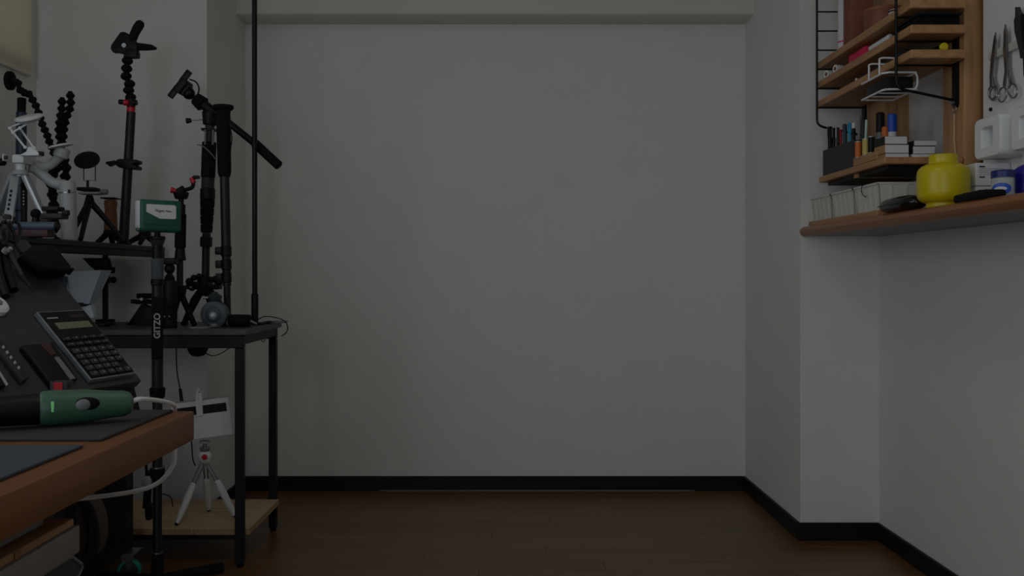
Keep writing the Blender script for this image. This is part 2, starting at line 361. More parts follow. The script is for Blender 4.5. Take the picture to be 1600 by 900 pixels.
tag(MB().rb((1.0, 2.235, S2), (1.11, 2.38, S2+.014), .003).rb((1.005, 2.235, S2+.0143), (1.11, 2.37, S2+.026), .003).build('black_pouch', m_rubber), 'flat black folded pouch at the open end of the middle shelf', 'pouch')
tag(MB().rb((1.0, 2.218, S2+.0265), (1.11, 2.36, S2+.0325), .003).build('black_tablet', m_navym), 'thin navy black tablet on top of the folded pouch', 'tablet')
t = thing('torch', 'black torch with a round yellow end cap on the lowest ladder shelf', 'torch', (1.07, 2.3, S1))
MB().cyl((1.068, 2.235, S1+.0105), (1.068, 2.42, S1+.0105), .0095, bev=.002).build('barrel', m_black, t)
MB().cyl((1.068, 2.226, S1+.0105), (1.068, 2.236, S1+.0105), .0100, bev=.002).build('end_cap', m_yellow, t)
tag(MB().rb((1.0, 2.29, S1), (1.05, 2.5, S1+.022), .006).build('black_case', m_navym), 'dark blue black case lying beside the yellow-capped torch', 'case')
c = Q(1352, 116, 1.0); t = thing('lens_cap', 'small black round puck on the lowest ladder shelf', 'puck', (1.003, c.y, S1))
MB().cyl((1.008, c.y, S1), (1.008, c.y, S1+.012), .022, bev=.002).build('body', m_black, t)
MB().lathe([(0, .015), (.003, .013)], (1.008, c.y, S1+.012), (0, 0, 1)).build('knob', m_dkgrey, t)
c = Q(1337, 128, .986); tag(MB().sph((.988, c.y, S1+.004), .004, (1, 1.6, 1), 8).cyl((.988, c.y, S1), (.988, c.y, S1+.002), .004, n=8).build('white_clip', m_white), 'tiny white clip at the edge of the lowest ladder shelf', 'clip')
# hanging wire basket with a black box
wb = thing('wire_basket', 'white wire basket hung under the lowest ladder shelf', 'basket', (1.0, 2.38, 1.27))
x0, x1, y0, y1, zb, zt = .95, 1.032, 2.295, 2.44, 1.325, 1.3675
for yy in (y0+.001, y0+.048, y0+.096, y1): MB().tube(spline([(x0, yy, zb), (x0+.05, yy, zb), (x1, yy, zb)], 3), .0022, 6).build('floor_wire', m_white, wb)
for zz in (zb, zt):
    MB().tube([(x0, y1, zz), (x0, y0+.012, zz), (x0+.012, y0, zz), (x1-.004, y0, zz), (x1, y0+.004, zz), (x1, y1, zz)], .0026, 6).build('rim_wire', m_white, wb)
MB().tube(spline([(x1-.006, y0, zb), (x1, y0, zb+.01), (x1, y0, zt-.01), (x1-.006, y0, zt)], 4), .0026, 6).build('end_wire', m_white, wb)
for yy in (2.325, 2.392):
    MB().tube(spline([(x0, yy, zt), (x0, yy, zt+.03), (x0+.004, yy, 1.410), (x0+.045, yy, 1.4095)], 4), .0026, 6).build('hook', m_white, wb)
tag(MB().rb((.955, 2.302, zb+.003), (1.026, 2.425, zb+.034), .004).build('black_box', m_black), 'black box lying inside the white wire basket', 'box')

# pen shelf
ps = thing('pen_shelf', 'short pine shelf carrying the pens and the stacked little boxes', 'shelf', (1.1, 2.62, 1.11))
MB().rb((.984, 2.377, 1.148), (1.2, 2.874, 1.166), .002, 1).build('board', m_shelfwood, ps)
MB().rng((1.004, 2.40, 1.137), (1.2, 2.60, 1.1475)).build('dark_underside', m_black, ps)  # thin black slabs make the board's underside dark
MB().rng((1.004, 2.63, 1.137), (1.2, 2.85, 1.1475)).build('dark_underside', m_black, ps)
MB().rng((1.0, 2.602, 1.136), (1.2, 2.628, 1.1475)).build('batten', m_shelfwood, ps)
ZP = 1.166
ph = thing('pen_holder', 'charcoal open pen holder box on the pen shelf', 'pen holder', (1.02, 2.72, ZP))
pts = [V((.990, 2.855, ZP)), V((.990, 2.855, ZP+.080)), V((.990, 2.60, ZP+.077)), V((.990, 2.60, ZP))]
MB().prism(pts, (.003, 0, 0)).build('front_panel', m_dkgrey, ph)
MB().rng((1.05, 2.60, ZP), (1.053, 2.855, ZP+.08)).build('back_panel', m_dkgrey, ph)
MB().rng((.993, 2.60, ZP), (1.05, 2.603, ZP+.077)).build('side_panel', m_dkgrey, ph)
MB().rng((.993, 2.852, ZP), (1.05, 2.855, ZP+.08)).build('side_panel', m_dkgrey, ph)
MB().rng((.993, 2.603, ZP), (1.05, 2.852, ZP+.003)).build('bottom_panel', m_dkgrey, ph)
def pen(px, ptop, X, r, mb, mc, label, tilt=0., clip=None, base=ZP+.004, capf=.35, name='pen', grp='pens in the charcoal holder'):
    p1 = Q(px, ptop, X); p0 = V((p1.x, p1.y+tilt, base)); d = p1-p0; L = d.length; u = d/L
    t = thing(name, label, 'pen', p0, grp)
    MB().lathe([(0, r*.6), (.004, r*.9), (.01, r), (L*(1-capf), r)], p0, u, 12).build('barrel', mb, t)
    MB().lathe([(L*(1-capf), r*1.08), (L-.003, r*1.08), (L, r*.8)], p0, u, 12).build('cap', mc, t)
    if clip: MB().box(p0+u*(L-.016)+V((-r*1.25, 0, 0)), (.0016, .0035, .030), None).build('clip', clip, t)
pen(1297, 198, 1.003, .0065, m_black, m_black, 'thick black pen with a flat top, first in the charcoal holder', clip=m_steel)
pen(1303, 200, 1.012, .0045, m_black, m_black, 'black pen with a grey clip, second in the charcoal holder', clip=m_grey)
pen(1309, 199, 1.010, .0045, m_black, m_dkgrey, 'black pen with a white clip, third in the charcoal holder', clip=m_white)
pen(1313, 202, 1.035, .0045, m_grey, m_red, 'grey pen with a red end in the charcoal holder')
pen(1320, 194, 1.02, .0062, m_navy, m_navy, 'thick dark blue pen in the charcoal holder')
pen(1328, 192, 1.008, .0042, m_cyan, m_cyan, 'bright cyan pen in the charcoal holder', clip=m_cyan)
pen(1334, 192, 1.03, .0055, m_navym, m_white, 'dark pen with a white cap top in the charcoal holder', capf=.12)
pen(1343, 181, 1.030, .0042, m_grey, m_grey, 'tall grey pen leaning in the charcoal holder', tilt=.012)
pen(1349, 186, 1.040, .0055, m_dkgrey, m_dkgrey, 'wide charcoal pen beside the tall grey one', tilt=.01)
pen(1354, 187, 1.044, .0038, m_mint, m_mint, 'thin pale green pen leaning at the holder end', tilt=.015)
# spool block
tag(MB().rb((.986, 2.43, ZP), (1.045, 2.597, ZP+.024), .002, 1).build('pine_block', m_shelfwood), 'low pine block under the three coloured cylinders', 'block')
for px, m_, lb in ((1341, m_orange, 'small orange cylinder with metal ends standing on the pine block'), (1352.5, m_pale, 'small pale yellow cylinder with metal ends standing on the pine block'), (1361.5, m_black, 'small black cylinder with metal ends standing on the pine block')):
    c = Q(px, 240, .996); c.z = ZP+.024
    t = thing('little_cylinder', lb, 'cylinder', c, 'cylinders on the pine block')
    MB().cyl(c+V((0, 0, .002)), c+V((0, 0, .044)), .0088).build('sleeve', m_, t)
    MB().cyl(c, c+V((0, 0, .002)), .0092).build('end_cap', m_silver, t); MB().cyl(c+V((0, 0, .044)), c+V((0, 0, .046)), .0092).build('end_cap', m_silver, t)
G2 = 'markers behind the stacked boxes'
pen(1375.5, 176, 1.075, .011, m_grey, m_black, 'black-capped thick marker behind the little cylinders', capf=.36, name='marker', grp=G2, base=ZP)
pen(1383, 198, 1.055, .0085, m_orange, m_orange, 'orange marker behind the stacked boxes', capf=.5, name='marker', grp=G2, base=ZP)
pen(1394, 178, 1.072, .0115, m_white, m_blue, 'white marker with a big blue cap behind the stacked boxes', capf=.36, name='marker', grp=G2, base=ZP)
# stacked little boxes
def card_box(x0, x1, y0, y1, z0, z1, side, label, grp):
    t = thing('card_box', label, 'box', ((x0+x1)/2, (y0+y1)/2, z0), grp)
    MB().rng((x0, y0+.0006, z0), (x1, y1, z1)).build('body', side, t)
    MB().rng((x0+.0004, y0, z0+.0004), (x1-.0004, y0+.0008, z1-.0006)).build('end_label', m_card, t)
g1, g2 = 'boxes stacked on the pen shelf beside the little cylinders', 'boxes stacked on the pen shelf beside the pine post'
card_box(.992, 1.053, 2.39, 2.455, ZP, ZP+.011, m_shelfwood, 'thin white-fronted box at the bottom of the stack by the little cylinders', g1)
card_box(.989, 1.051, 2.386, 2.455, ZP+.0115, ZP+.033, m_shelfwood, 'middle white-fronted box of the stack by the little cylinders', g1)
card_box(.988, 1.046, 2.384, 2.455, ZP+.0345, ZP+.0545, m_black, 'black-sided box on top of the stack by the little cylinders', g1)
card_box(1.062, 1.118, 2.39, 2.455, ZP, ZP+.009, m_card, 'thin white box at the bottom of the stack by the pine post', g2)
card_box(1.063, 1.120, 2.388, 2.455, ZP+.0095, ZP+.029, m_dkgrey, 'middle white box of the stack by the pine post', g2)
card_box(1.065, 1.124, 2.386, 2.455, ZP+.0305, ZP+.044, m_dkgrey, 'top white box of the stack by the pine post', g2)

# white trays on a plank
tag(MB().rb((.978, 2.41, ZT), (1.19, 2.955, ZT+.016), .002, 1).build('tray_plank', m_shelfwood), 'pine plank lying under the row of white trays', 'plank')
for i, (ya, yb, lb) in enumerate(((2.777, 2.95, 'white ribbed plastic tray next to the pillar'), (2.597, 2.770, 'middle white ribbed plastic tray of the row'), (2.42, 2.59, 'white ribbed plastic tray behind the black glasses case'))):
    z0, z1 = ZT+.016, ZT+.090; x0, x1 = .986, 1.185
    t = thing('plastic_tray', lb, 'tray', (1.08, (ya+yb)/2, z0), 'white trays on the counter')
    def wallp(a, b, c, d, off): return MB().prism([V(a), V(b), V(c), V(d)], off)
    e = .008
    wallp((x0, ya, z1), (x0, yb, z1), (x0+e, yb-e, z0), (x0+e, ya+e, z0), (.003, 0, 0)).build('front_wall', m_offw, t)
    wallp((x1, ya, z1), (x1, yb, z1), (x1-e, yb-e, z0), (x1-e, ya+e, z0), (-.003, 0, 0)).build('back_wall', m_offw, t)
    wallp((x0, ya, z1), (x1, ya, z1), (x1-e, ya+e, z0), (x0+e, ya+e, z0), (0, .003, 0)).build('side_wall', m_offw, t)
    wallp((x0, yb, z1), (x1, yb, z1), (x1-e, yb-e, z0), (x0+e, yb-e, z0), (0, -.003, 0)).build('side_wall', m_offw, t)
    MB().rng((x0+e, ya+e, z0), (x1-e, yb-e, z0+.003)).build('bottom', m_offw, t)
    MB().rng((x0-.003, ya-.0015, z1-.004), (x0+.002, yb+.0015, z1+.001)).rng((x0-.003, ya-.0015, z1-.004), (x1, ya+.002, z1+.001)).rng((x0-.003, yb-.002, z1-.004), (x1, yb+.0015, z1+.001)).build('rim', m_offw, t)
    for k in range(4):
        yy = ya+.03+k*(yb-ya-.06)/3
        wallp((x0-.001, yy-.003, z1-.006), (x0-.001, yy+.003, z1-.006), (x0+e-.002, yy+.003, z0+.004), (x0+e-.002, yy-.003, z0+.004), (.003, 0, 0)).build('rib', m_offw, t)
    for k in range(4):
        xx = x0+.035+k*.04
        wallp((xx-.003, ya-.0012, z1-.006), (xx+.003, ya-.0012, z1-.006), (xx+.003, ya+e-.002, z0+.004), (xx-.003, ya+e-.002, z0+.004), (0, .003, 0)).build('rib', m_offw, t)
tag(MB().tube(spline([Q(1352, 286, .98), Q(1347, 291, .978), Q(1346, 297, .978), Q(1348, 304, .980), Q(1353, 308, .981)], 5), .0012, 6).build('black_hook_wire', m_black), 'thin bent black wire hooked over the white tray rim', 'wire')
# glasses case
gc = thing('glasses_case', 'glossy black oval glasses case on the counter', 'case', (.996, 2.30, ZT))
MB().lathe([(-.1, .006), (-.095, .016), (-.08, .027), (-.05, .034), (0, .036), (.05, .034), (.08, .027), (.095, .016), (.1, .006)], (.997, 2.30, ZT+.022), (0, 1, 0), 24, 1, .6).build('shell', mat('glossy_black', (20, 20, 22), .18, var=.05), gc)
MB().tube(spline([(.961, 2.25, ZT+.021), (.9605, 2.30, ZT+.021), (.961, 2.35, ZT+.021), (.968, 2.383, ZT+.021)], 5), .0012, 6).build('seam', m_dkgrey, gc)
# yellow jar (plain)
yj = thing('storage_jar', 'plain bright yellow round storage jar with a stud-like lid', 'jar', (1.022, 2.137, ZT))
c = V((1.022, 2.137, ZT))
MB().lathe([(0, .036), (.0, .037), (.012, .037), (.0135, .038), (.016, .046), (.021, .0525), (.028, .0562), (.036, .0576), (.078, .0576), (.086, .0565), (.093, .0535), (.099, .0475), (.1035, .0385), (.1045, .033)], c, (0, 0, 1), 48).build('body', m_yellow, yj, 25)
MB().lathe([(0, .034), (.003, .0315), (.019, .0315), (.0215, .029)], c+V((0, 0, .1045)), (0, 0, 1), 40).build('lid', m_yellow, yj)
# black remote
bd = thing('black_remote', 'flat black handset at the counter edge before the white cartons', 'handset', (.985, 1.9, ZT))
MB().box((.985, 1.905, ZT+.009), (.045, .15, .018), M.Rotation(math.radians(-4), 3, 'Z'), .006, 3).build('body', m_rubber, bd)
MB().box((.985, 1.905, ZT+.0185), (.03, .09, .002), M.Rotation(math.radians(-4), 3, 'Z'), .0005, 1).build('screen', m_black, bd)
# two white cartons
for k, (z0, z1, lb) in enumerate(((ZT, ZT+.0495, 'white printed carton underneath, behind the blue-lidded jar'), (ZT+.051, ZT+.104, 'white printed carton stacked on top of the other carton'))):
    t = thing('white_carton', lb, 'carton', (1.125, 2.17, z0), 'white cartons on the counter')
    MB().rb((1.083, 2.108, z0), (1.164, 2.232, z1), .002, 1).build('body', m_card, t)
    for zz, h in ((z1-.009, .003), (z1-.033, .003)): MB().rng((1.091, 2.1073, zz-h/2), (1.104, 2.108, zz+h/2)).build('print_heading', m_black, t)
    for j in range(4):
        zz = z1-.014-.0045*j; MB().rng((1.091, 2.1074, zz-.0005), (1.148-.008*(j % 2)-.012*(j//2), 2.108, zz+.0005)).build('print_line', m_grey, t)
# petroleum jelly style jar
pj = thing('cream_jar', 'small clouded cream jar with a dark blue lid', 'jar', (1.036, 1.907, ZT)); c = V((1.036, 1.907, ZT))
MB().lathe([(0, .021), (.003, .0235), (.045, .0235), (.048, .022)], c, (0, 0, 1), 28, 1.05, .9).build('body', m_jelly, pj)
MB().lathe([(0, .0242), (.013, .0242), (.0155, .022)], c+V((0, 0, .048)), (0, 0, 1), 28, 1.05, .9).build('lid', m_dblue, pj)
b = MB(); n = 10
d_in = V((.48, -.88, 0)); 
for i in range(n):
    a0, a1 = -1.0+2*i/n*.8, -1.0+2*(i+1)/n*.8
def badge(h0, h1, a0, a1, rr, m_, nm):
    b = MB(); N = 10; vs = []
    for i in range(N+1):
        a = a0+(a1-a0)*i/N; e = math.sqrt(max(0, 1-((i/N)*2-1)**2)); zc = (h0+h1)/2; hh = (h1-h0)/2*max(.25, e)
        base = c+V((rr*1.0*math.sin(a), -rr*1.0*math.cos(a), 0)); vs.append((b.bm.verts.new(base+V((0, 0, zc-hh))), b.bm.verts.new(base+V((0, 0, zc+hh)))))
    for p, q in zip(vs, vs[1:]): b.bm.faces.new((p[0], q[0], q[1], p[1]))
    b.build(nm, m_, pj)
badge(.012, .036, -1.35, .15, .0262, m_blue, 'label_badge'); badge(.02, .028, -1.1, -.2, .0266, m_card, 'label_patch')  # white patch laid across the blue badge
# indigo bottle
ib = thing('indigo_bottle', 'glossy indigo bottle with a white neck at the picture edge', 'bottle', (1.10, 1.92, ZT)); c = V((1.10, 1.92, ZT))
MB().lathe([(0, .031), (.004, .034), (.055, .034), (.066, .031), (.074, .022), (.078, .013)], c, (0, 0, 1), 32).build('body', m_indigo, ib)
MB().lathe([(0, .012), (.020, .012), (.022, .010)], c+V((0, 0, .078)), (0, 0, 1), 20).build('neck', m_white, ib)
# white wall pockets
for (ya, yb, lb) in ((2.038, 2.152, 'white rounded square wall pocket beside the pine post'), (1.882, 1.996, 'white rounded square wall pocket cut by the picture edge')):
    z0, z1 = 1.128, 1.222; t = thing('wall_pocket', lb, 'wall pocket', (1.13, (ya+yb)/2, z0), 'white pockets on the tool panel')
    cy, cz = (ya+yb)/2, (z0+z1)/2
    def rr(hw, hh, r, x):
        out = []
        for q, (sy, sz) in enumerate(((1, 1), (-1, 1), (-1, -1), (1, -1))):
            for j in range(5):
                a = math.pi/2*(q+j/4); out.append(V((x, cy+sy*(hw-r)+r*math.cos(a), cz+sz*(hh-r)+r*math.sin(a))))
        return out
    b = MB()
    loops = [rr(.057, .047, .014, 1.1645), rr(.057, .047, .014, 1.106), rr(.054, .044, .013, 1.1015), rr(.026, .025, .008, 1.1015), rr(.023, .022, .006, 1.106), rr(.022, .021, .006, 1.150)]
    vl = [[b.bm.verts.new(p) for p in lp] for lp in loops]
    for A, B in zip(vl, vl[1:]):
        for j in range(20): b.bm.faces.new((A[j], A[(j+1) % 20], B[(j+1) % 20], B[j]))
    b.bm.faces.new(vl[-1]); b.bm.faces.new(vl[0][::-1]); b.build('shell', m_white, t, 50)
    MB().rng((1.148, cy-.012, cz-.012), (1.1495, cy+.012, cz+.012)).build('insert', m_ltgrey, t)
# scissors on the magnet strip
def loop_part(cpx, cpy, rx, ry, X, t, tilt=0.):
    pts = []
    for i in range(20):
        a = 2*math.pi*i/20; dx, dy = rx*math.cos(a), ry*math.sin(a); pts.append(Q(cpx+dx*math.cos(tilt)-dy*math.sin(tilt), cpy+dx*math.sin(tilt)+dy*math.cos(tilt), X))
    MB().tube(pts, .0022, 6, True).build('finger_loop', m_steel, t)
def blade(pts, X, t, th=.0025):
    MB().prism([Q(a, b_, X) for a, b_ in pts], (th, 0, 0)).build('blade', m_steel, t)
s1 = thing('scissors', 'slim closed steel scissors hanging beside the pine post', 'scissors', Q(1552, 157, 1.15), 'steel scissors on the tool panel')
blade([(1555, 50), (1556, 62), (1553, 95), (1550, 120), (1550, 134), (1546.5, 136), (1546, 118), (1548, 92), (1552, 62)], 1.150, s1)
blade([(1555.5, 52), (1556.5, 64), (1553.5, 96), (1551, 118), (1556, 134), (1553, 136), (1548.5, 118), (1551, 92), (1553, 62)], 1.1535, s1)
loop_part(1551, 146, 6, 11, 1.150, s1, -.15); loop_part(1552.5, 145, 5, 10, 1.1545, s1, .25)
s2 = thing('scissors', 'long steel scissors with two wide finger loops on the tool panel', 'scissors', Q(1573, 160, 1.15), 'steel scissors on the tool panel')
blade([(1570, 38), (1568, 50), (1567, 80), (1569.5, 110), (1566.5, 134), (1570.5, 136), (1574, 112), (1572.5, 85), (1572, 55)], 1.150, s2)
blade([(1570.5, 38), (1574, 52), (1575, 84), (1576, 110), (1582, 131), (1578.5, 133), (1571.5, 112), (1571, 85), (1571, 55)], 1.1535, s2)
loop_part(1566.5, 148, 6.3, 11.5, 1.150, s2, .18); loop_part(1583, 142, 6.6, 11, 1.1535, s2, -.05)
c = Q(1573.5, 108, 1.149); MB().cyl(c, c+V((.006, 0, 0)), .003, n=10).build('pivot', m_grey, s2)
pk = thing('pocket_knife', 'black handled folding tool hanging at the picture edge', 'tool', Q(1596, 120, 1.15))
MB().prism([Q(a, b_, 1.145) for a, b_ in ((1586, 11), (1589, 20), (1592, 22), (1594, 23), (1600, 22), (1600, 92), (1594, 91), (1592, 78), (1585, 50), (1584, 32), (1586, 26))], (.012, 0, 0)).build('handle', m_dkgrey, pk)
MB().prism([Q(a, b_, 1.143) for a, b_ in ((1595, 22), (1608, 22), (1610, 88), (1600, 84), (1596, 56))], (.010, 0, 0)).build('grip', m_black, pk)
MB().prism([Q(a, b_, 1.147) for a, b_ in ((1598, 90), (1606, 88), (1604, 130), (1599, 118))], (.004, 0, 0)).build('blade', m_black, pk)
# cord with ring and wooden toggle on the post
hc = thing('toggle_pull', 'cord with a metal ring and a wooden toggle on the pine post', 'cord', Q(1491, 262, 1.118))
c = Q(1491.5, 171, 1.117); MB().tube([c+V((0, .009*math.cos(a), .009*math.sin(a))) for a in [2*math.pi*i/16 for i in range(16)]], .0011, 6, True).build('ring', m_steel, hc)
MB().tube([Q(1491, 176, 1.119), Q(1491, 210, 1.119), Q(1490.5, 215, 1.119), Q(1493, 243, 1.119)], .0013, 6).build('cord', m_cord, hc)
MB().lathe([(-.004, .008), (-.003, .011), (.003, .011), (.004, .008)], Q(1497, 252, 1.118), (1, 0, 0), 20, 1.6, 1).build('toggle', m_shelfwood, hc)

#---LEFT---
# ------------------------------------------------------------------ steel table with charcoal top in front of the pillar
TX0, TX1, TY0, TY1, TZ = -1.56, -.757, 2.675, 3.095, .70
tb = thing('work_table', 'black steel framed table with a charcoal board top', 'table', (-1.15, 2.9, 0))
MB().rb((TX0, TY0, TZ-.018), (TX1, TY1, TZ), .002, 1).build('table_top', m_tabtop, tb)
MB().rb((TX0+.01, TY0+.006, TZ-.056), (TX1-.012, TY0+.031, TZ-.0185), .002, 1).build('front_rail', m_navym, tb)
MB().rb((TX0+.01, TY1-.031, TZ-.056), (TX1-.012, TY1-.006, TZ-.0185), .002, 1).build('back_rail', m_navym, tb)
MB().rb((TX1-.037, TY0+.032, TZ-.046), (TX1-.012, TY1-.032, TZ-.0185), .002, 1).build('side_rail', m_navym, tb)
for lx in (TX0+.01, TX1-.037):
    for ly in (TY0+.006, TY1-.031):
        lg = MB().rb((lx, ly, .012), (lx+.025, ly+.025, TZ-.0565), .002, 1).build('leg', m_navym, tb)
        MB().cyl((lx+.0125, ly+.0125, 0), (lx+.0125, ly+.0125, .012), .009, .011, 12).build('foot', m_black, lg)
e = P(411, 531, 3.0); MB().tube([e+V((.006*math.cos(a), 0, .006*math.sin(a))) for a in [2*math.pi*i/12 for i in range(12)]], .0014, 6, True).build('eye_hook', m_blackm, tb)
sf = thing('low_shelf_board', 'pale chipboard shelf low between the table legs', 'shelf', (-1.1, 2.9, .085))
MB().rng((TX0+.02, TY0+.033, .09), (TX1-.002, TY1-.033, .108)).build('board', m_ply, sf)
MB().rng((TX0+.02, TY0+.0315, .0905), (TX1-.002, TY0+.033, .1075)).build('front_edge', m_plyedge, sf)
MB().rng((TX1-.002, TY0+.033, .0905), (TX1-.0005, TY1-.033, .1075)).build('end_edge', m_plyedge, sf)
MB().rng((TX0+.02, TY0+.04, .075), (TX1-.03, TY0+.05, .0899)).build('cleat', m_black, sf)

# tall pole with flat foot
pn = thing('tension_pole', 'tall thin black pole standing on the table corner', 'pole', (-.80, 2.92, TZ))
MB().cyl((-.80, 2.92, TZ+.09), (-.802, 2.92, ZC-.02), .0082).build('upper_tube', m_blackm, pn)
MB().cyl((-.80, 2.92, TZ+.006), (-.80, 2.92, TZ+.10), .0112, bev=.003).build('lower_tube', m_black, pn)
MB().cyl((-.80, 2.92, TZ), (-.80, 2.92, TZ+.007), .018, bev=.002).build('foot', m_black, pn)
MB().cyl((-.802, 2.92, ZC-.022), (-.802, 2.92, ZC-.001), .02).build('top_pad', m_black, pn)
tag(MB().rb((-.785, 2.89, TZ), (-.77, 2.98, TZ+.008), .002).rb((-.779, 2.955, TZ), (-.762, 2.99, TZ+.009), .002).build('black_bar', m_black), 'small black bar lying beside the pole foot', 'bar')
tag(MB().rb((-.766, 3.0, TZ+.0005), (-.72, 3.03, TZ+.008), .001).rng((-.766, 3.0, TZ+.0005), (-.756, 3.03, TZ+.001)).build('grey_plate', m_grey), 'grey metal plate jutting out at the table corner', 'plate')
tag(MB().tube(spline([P(398, 503, 2.97), P(412, 495, 2.96), P(430, 496, 2.96), P(445, 502, 2.98), P(449.5, 512, 3.0), P(447, 520, 3.02), P(440, 525, 3.03)], 6), .0018, 6).build('black_cable', m_black), 'thin black cable looping over the table corner', 'cable')

def T(pts, Y): return [P(a, b_, Y) for a, b_ in pts]
def seg(parent, name, m_, a, b_, Y, r0, r1=None, bev=.0, n=18):
    "a round piece between two photograph positions at depth Y, radii in photograph pixels"
    s_ = R(Y); return MB().cyl(P(a[0], a[1], Y), P(b_[0], b_[1], Y), r0/s_, (r0 if r1 is None else r1)/s_, n, bev).build(name, m_, parent)

# monopod A: thick padded tube with wide top plate
Y = 2.84
ma = thing('monopod', 'black monopod with a wide round top plate and padded grip', 'monopod', P(356, 509, Y), 'monopods on the charcoal table')
s_ = R(Y)
a0, a1 = P(348.5, 165, Y), P(356, 509, Y); ax = (a1-a0).normalized(); LA = (a1-a0).length
def along(y_): return a0+(a1-a0)*((y_-165)/(509-165))
MB().lathe([(-.002, .018), (.0, .031), (.008, .0325), (.013, .028), (.016, .020)], a0, ax, 28).build('top_plate', m_rubber, ma)
MB().lathe([(0, .0225), (.01, .0215), (.19, .0205), (.205, .017)], along(173), ax, 24).build('foam_grip', m_rubber, ma)
MB().cyl(along(272), along(385), .0145).build('upper_tube', m_carbon, ma)
for i, y_ in enumerate((384, 405, 425)):
    lk = MB().cyl(along(y_), along(y_+17), .0165-.001*i, bev=.003).build('leg_lock', m_black, ma)
    c = along(y_+8); MB().rb((c.x-.032, c.y-.012, c.z-.012), (c.x-.012, c.y+.008, c.z+.012), .003).build('lock_lever', m_blackm, lk)
    MB().cyl(along(y_+17), along(y_+22), .013).build('tube_section', m_carbon, ma)
MB().cyl(along(446), along(492), .0105).build('lower_tube', m_carbon, ma)
MB().lathe([(0, .012), (.006, .014), (.026, .016), (.032, .017)], along(493), ax).build('rubber_foot', m_rubber, ma)
MB().tube(spline([along(190)+V((.02, -.008, 0)), along(215)+V((.028, -.01, 0)), along(232)+V((.024, -.01, 0)), along(246)+V((.019, -.01, 0))], 5), .002, 6).build('wrist_loop', m_black, ma)

# monopod B: fluid head and pan bar
Y = 2.96
mb = thing('monopod', 'black video monopod with a tilted fluid head and long pan bar', 'monopod', P(328, 506, Y), 'monopods on the charcoal table')
c = P(328, 195, Y)
seg(mb, 'head_base', m_black, (327, 196), (329, 175), Y, 10, 13, .003)
MB().sph(P(330, 187, Y), .024, (1, .9, 1)).build('head_body', m_black, mb)
seg(mb, 'tilt_neck', m_black, (337, 178), (311, 158), Y, 8, 8, .002)
seg(mb, 'neck_collar', m_rubber, (318, 164), (305, 153.5), Y, 12, 10, .003)
MB().sph(P(295, 146, Y), .020, (1, 1, 1)).build('ball_joint', m_blackm, mb)
dv = (P(295, 146, Y)-P(337, 178, Y)).normalized(); xx, yy_, zz_ = frame(dv); rot = M((xx, yy_, zz_)).transposed()
MB().box(P(286, 136, Y), (.062, .05, .026), rot, .004).build('mount_plate', m_black, mb); MB().box(P(290, 140, Y), (.036, .04, .022), rot, .004).build('plate_seat', m_blackm, mb)
pd = V((dv.z, 0, -dv.x))
for k in (-1, 1): MB().box(P(284, 134, Y)+pd*.031*k+dv*.008, (.012, .045, .020), rot, .003).build('plate_jaw', m_blackm, mb)
MB().tube(spline([P(296, 124, Y), P(306, 128, Y), P(311, 138, Y), P(309, 148, Y)], 5), .0026, 6).build('cable_loop', m_black, mb)
seg(mb, 'lock_stub', m_black, (291, 189), (299, 188), Y, 4.5, 3.5, .002); seg(mb, 'lock_lever', m_steel, (299, 188), (318, 187), Y, 1.2)
seg(mb, 'bar_rod', m_blackm, (338, 176), (400, 226), Y-.01, 5.5)
seg(mb, 'bar_grip', m_rubber, (397, 223), (437, 260), Y-.01, 7.5, 7.5, .004)
seg(mb, 'upper_tube', m_dkgrey, (328, 196), (327, 225), Y, 7); 
for dx in (-6, 6): seg(mb, 'clamp_post', m_grey, (327+dx, 203), (326.5+dx, 226), Y-.02, 1.6)
MB().box(P(327, 203, Y), (.042, .04, .008), None, .002).build('clamp_plate', m_black, mb)
seg(mb, 'strap_wrap', m_rubber, (327, 222), (325, 278), Y, 11, 11, .003)
MB().tube(spline([P(308, 226, Y-.02), P(318, 229, Y-.03), P(330, 240, Y-.03), P(336, 248, Y-.02)], 4), .002, 6).build('strap', m_grey, mb)
seg(mb, 'grip_section', m_dkgrey, (325, 278), (324.5, 296), Y, 10); seg(mb, 'grip_ring', m_black, (324.5, 294), (324.3, 312), Y, 11.5, 11.5, .003)
for i in range(4): seg(mb, 'grip_segment', m_rubber, (324.2-.4*i, 312+13*i), (323.8-.4*i, 324.5+13*i), Y, 11.3-.6*i, 10.7-.6*i, .002)
seg(mb, 'tube_neck', m_carbon, (322.8, 364), (322.4, 372), Y, 6.5); seg(mb, 'leg_lock', m_black, (322.4, 370), (322, 386), Y, 9.3, 9.3, .003)
seg(mb, 'lower_tube', m_carbon, (322, 386), (321, 440), Y, 6)
seg(mb, 'base_hub', m_black, (321, 432), (320, 462), Y, 13, 11, .004)
for (ex, ey, ez) in ((288, 507, Y-.06), (340, 509, Y-.14), (356, 502, Y+.04)):
    f = P(ex, ey, ez); f.z = TZ+.006
    lg = MB().tube([P(320, 445, Y), (P(320, 445, Y)+f)*.5+V((0, 0, .01)), f], [.011, .014, .009], 10).build('base_leg', m_rubber, mb)
    MB().cyl(f-V((0, 0, .0055)), f+V((0, 0, .004)), .011, bev=.002).build('foot_pad', m_rubber, lg)
for (ex, ey, r_) in ((296, 440, 6), (303, 434, 5), (311, 432, 5), (336, 436, 5), (343, 441, 5), (300, 450, 5)):
    MB().sph(P(ex, ey, Y-.03), r_/R(Y), n=10).build('base_knob', m_black, mb)
for (ex, ey) in ((298, 449), (334, 443)): MB().sph(P(ex, ey, Y-.042), .0035, n=8).build('bolt_head', m_silver, mb)
MB().rb(P(290, 440, Y-.02), P(348, 452, Y+.02), .004).build('base_plate', m_black, mb)

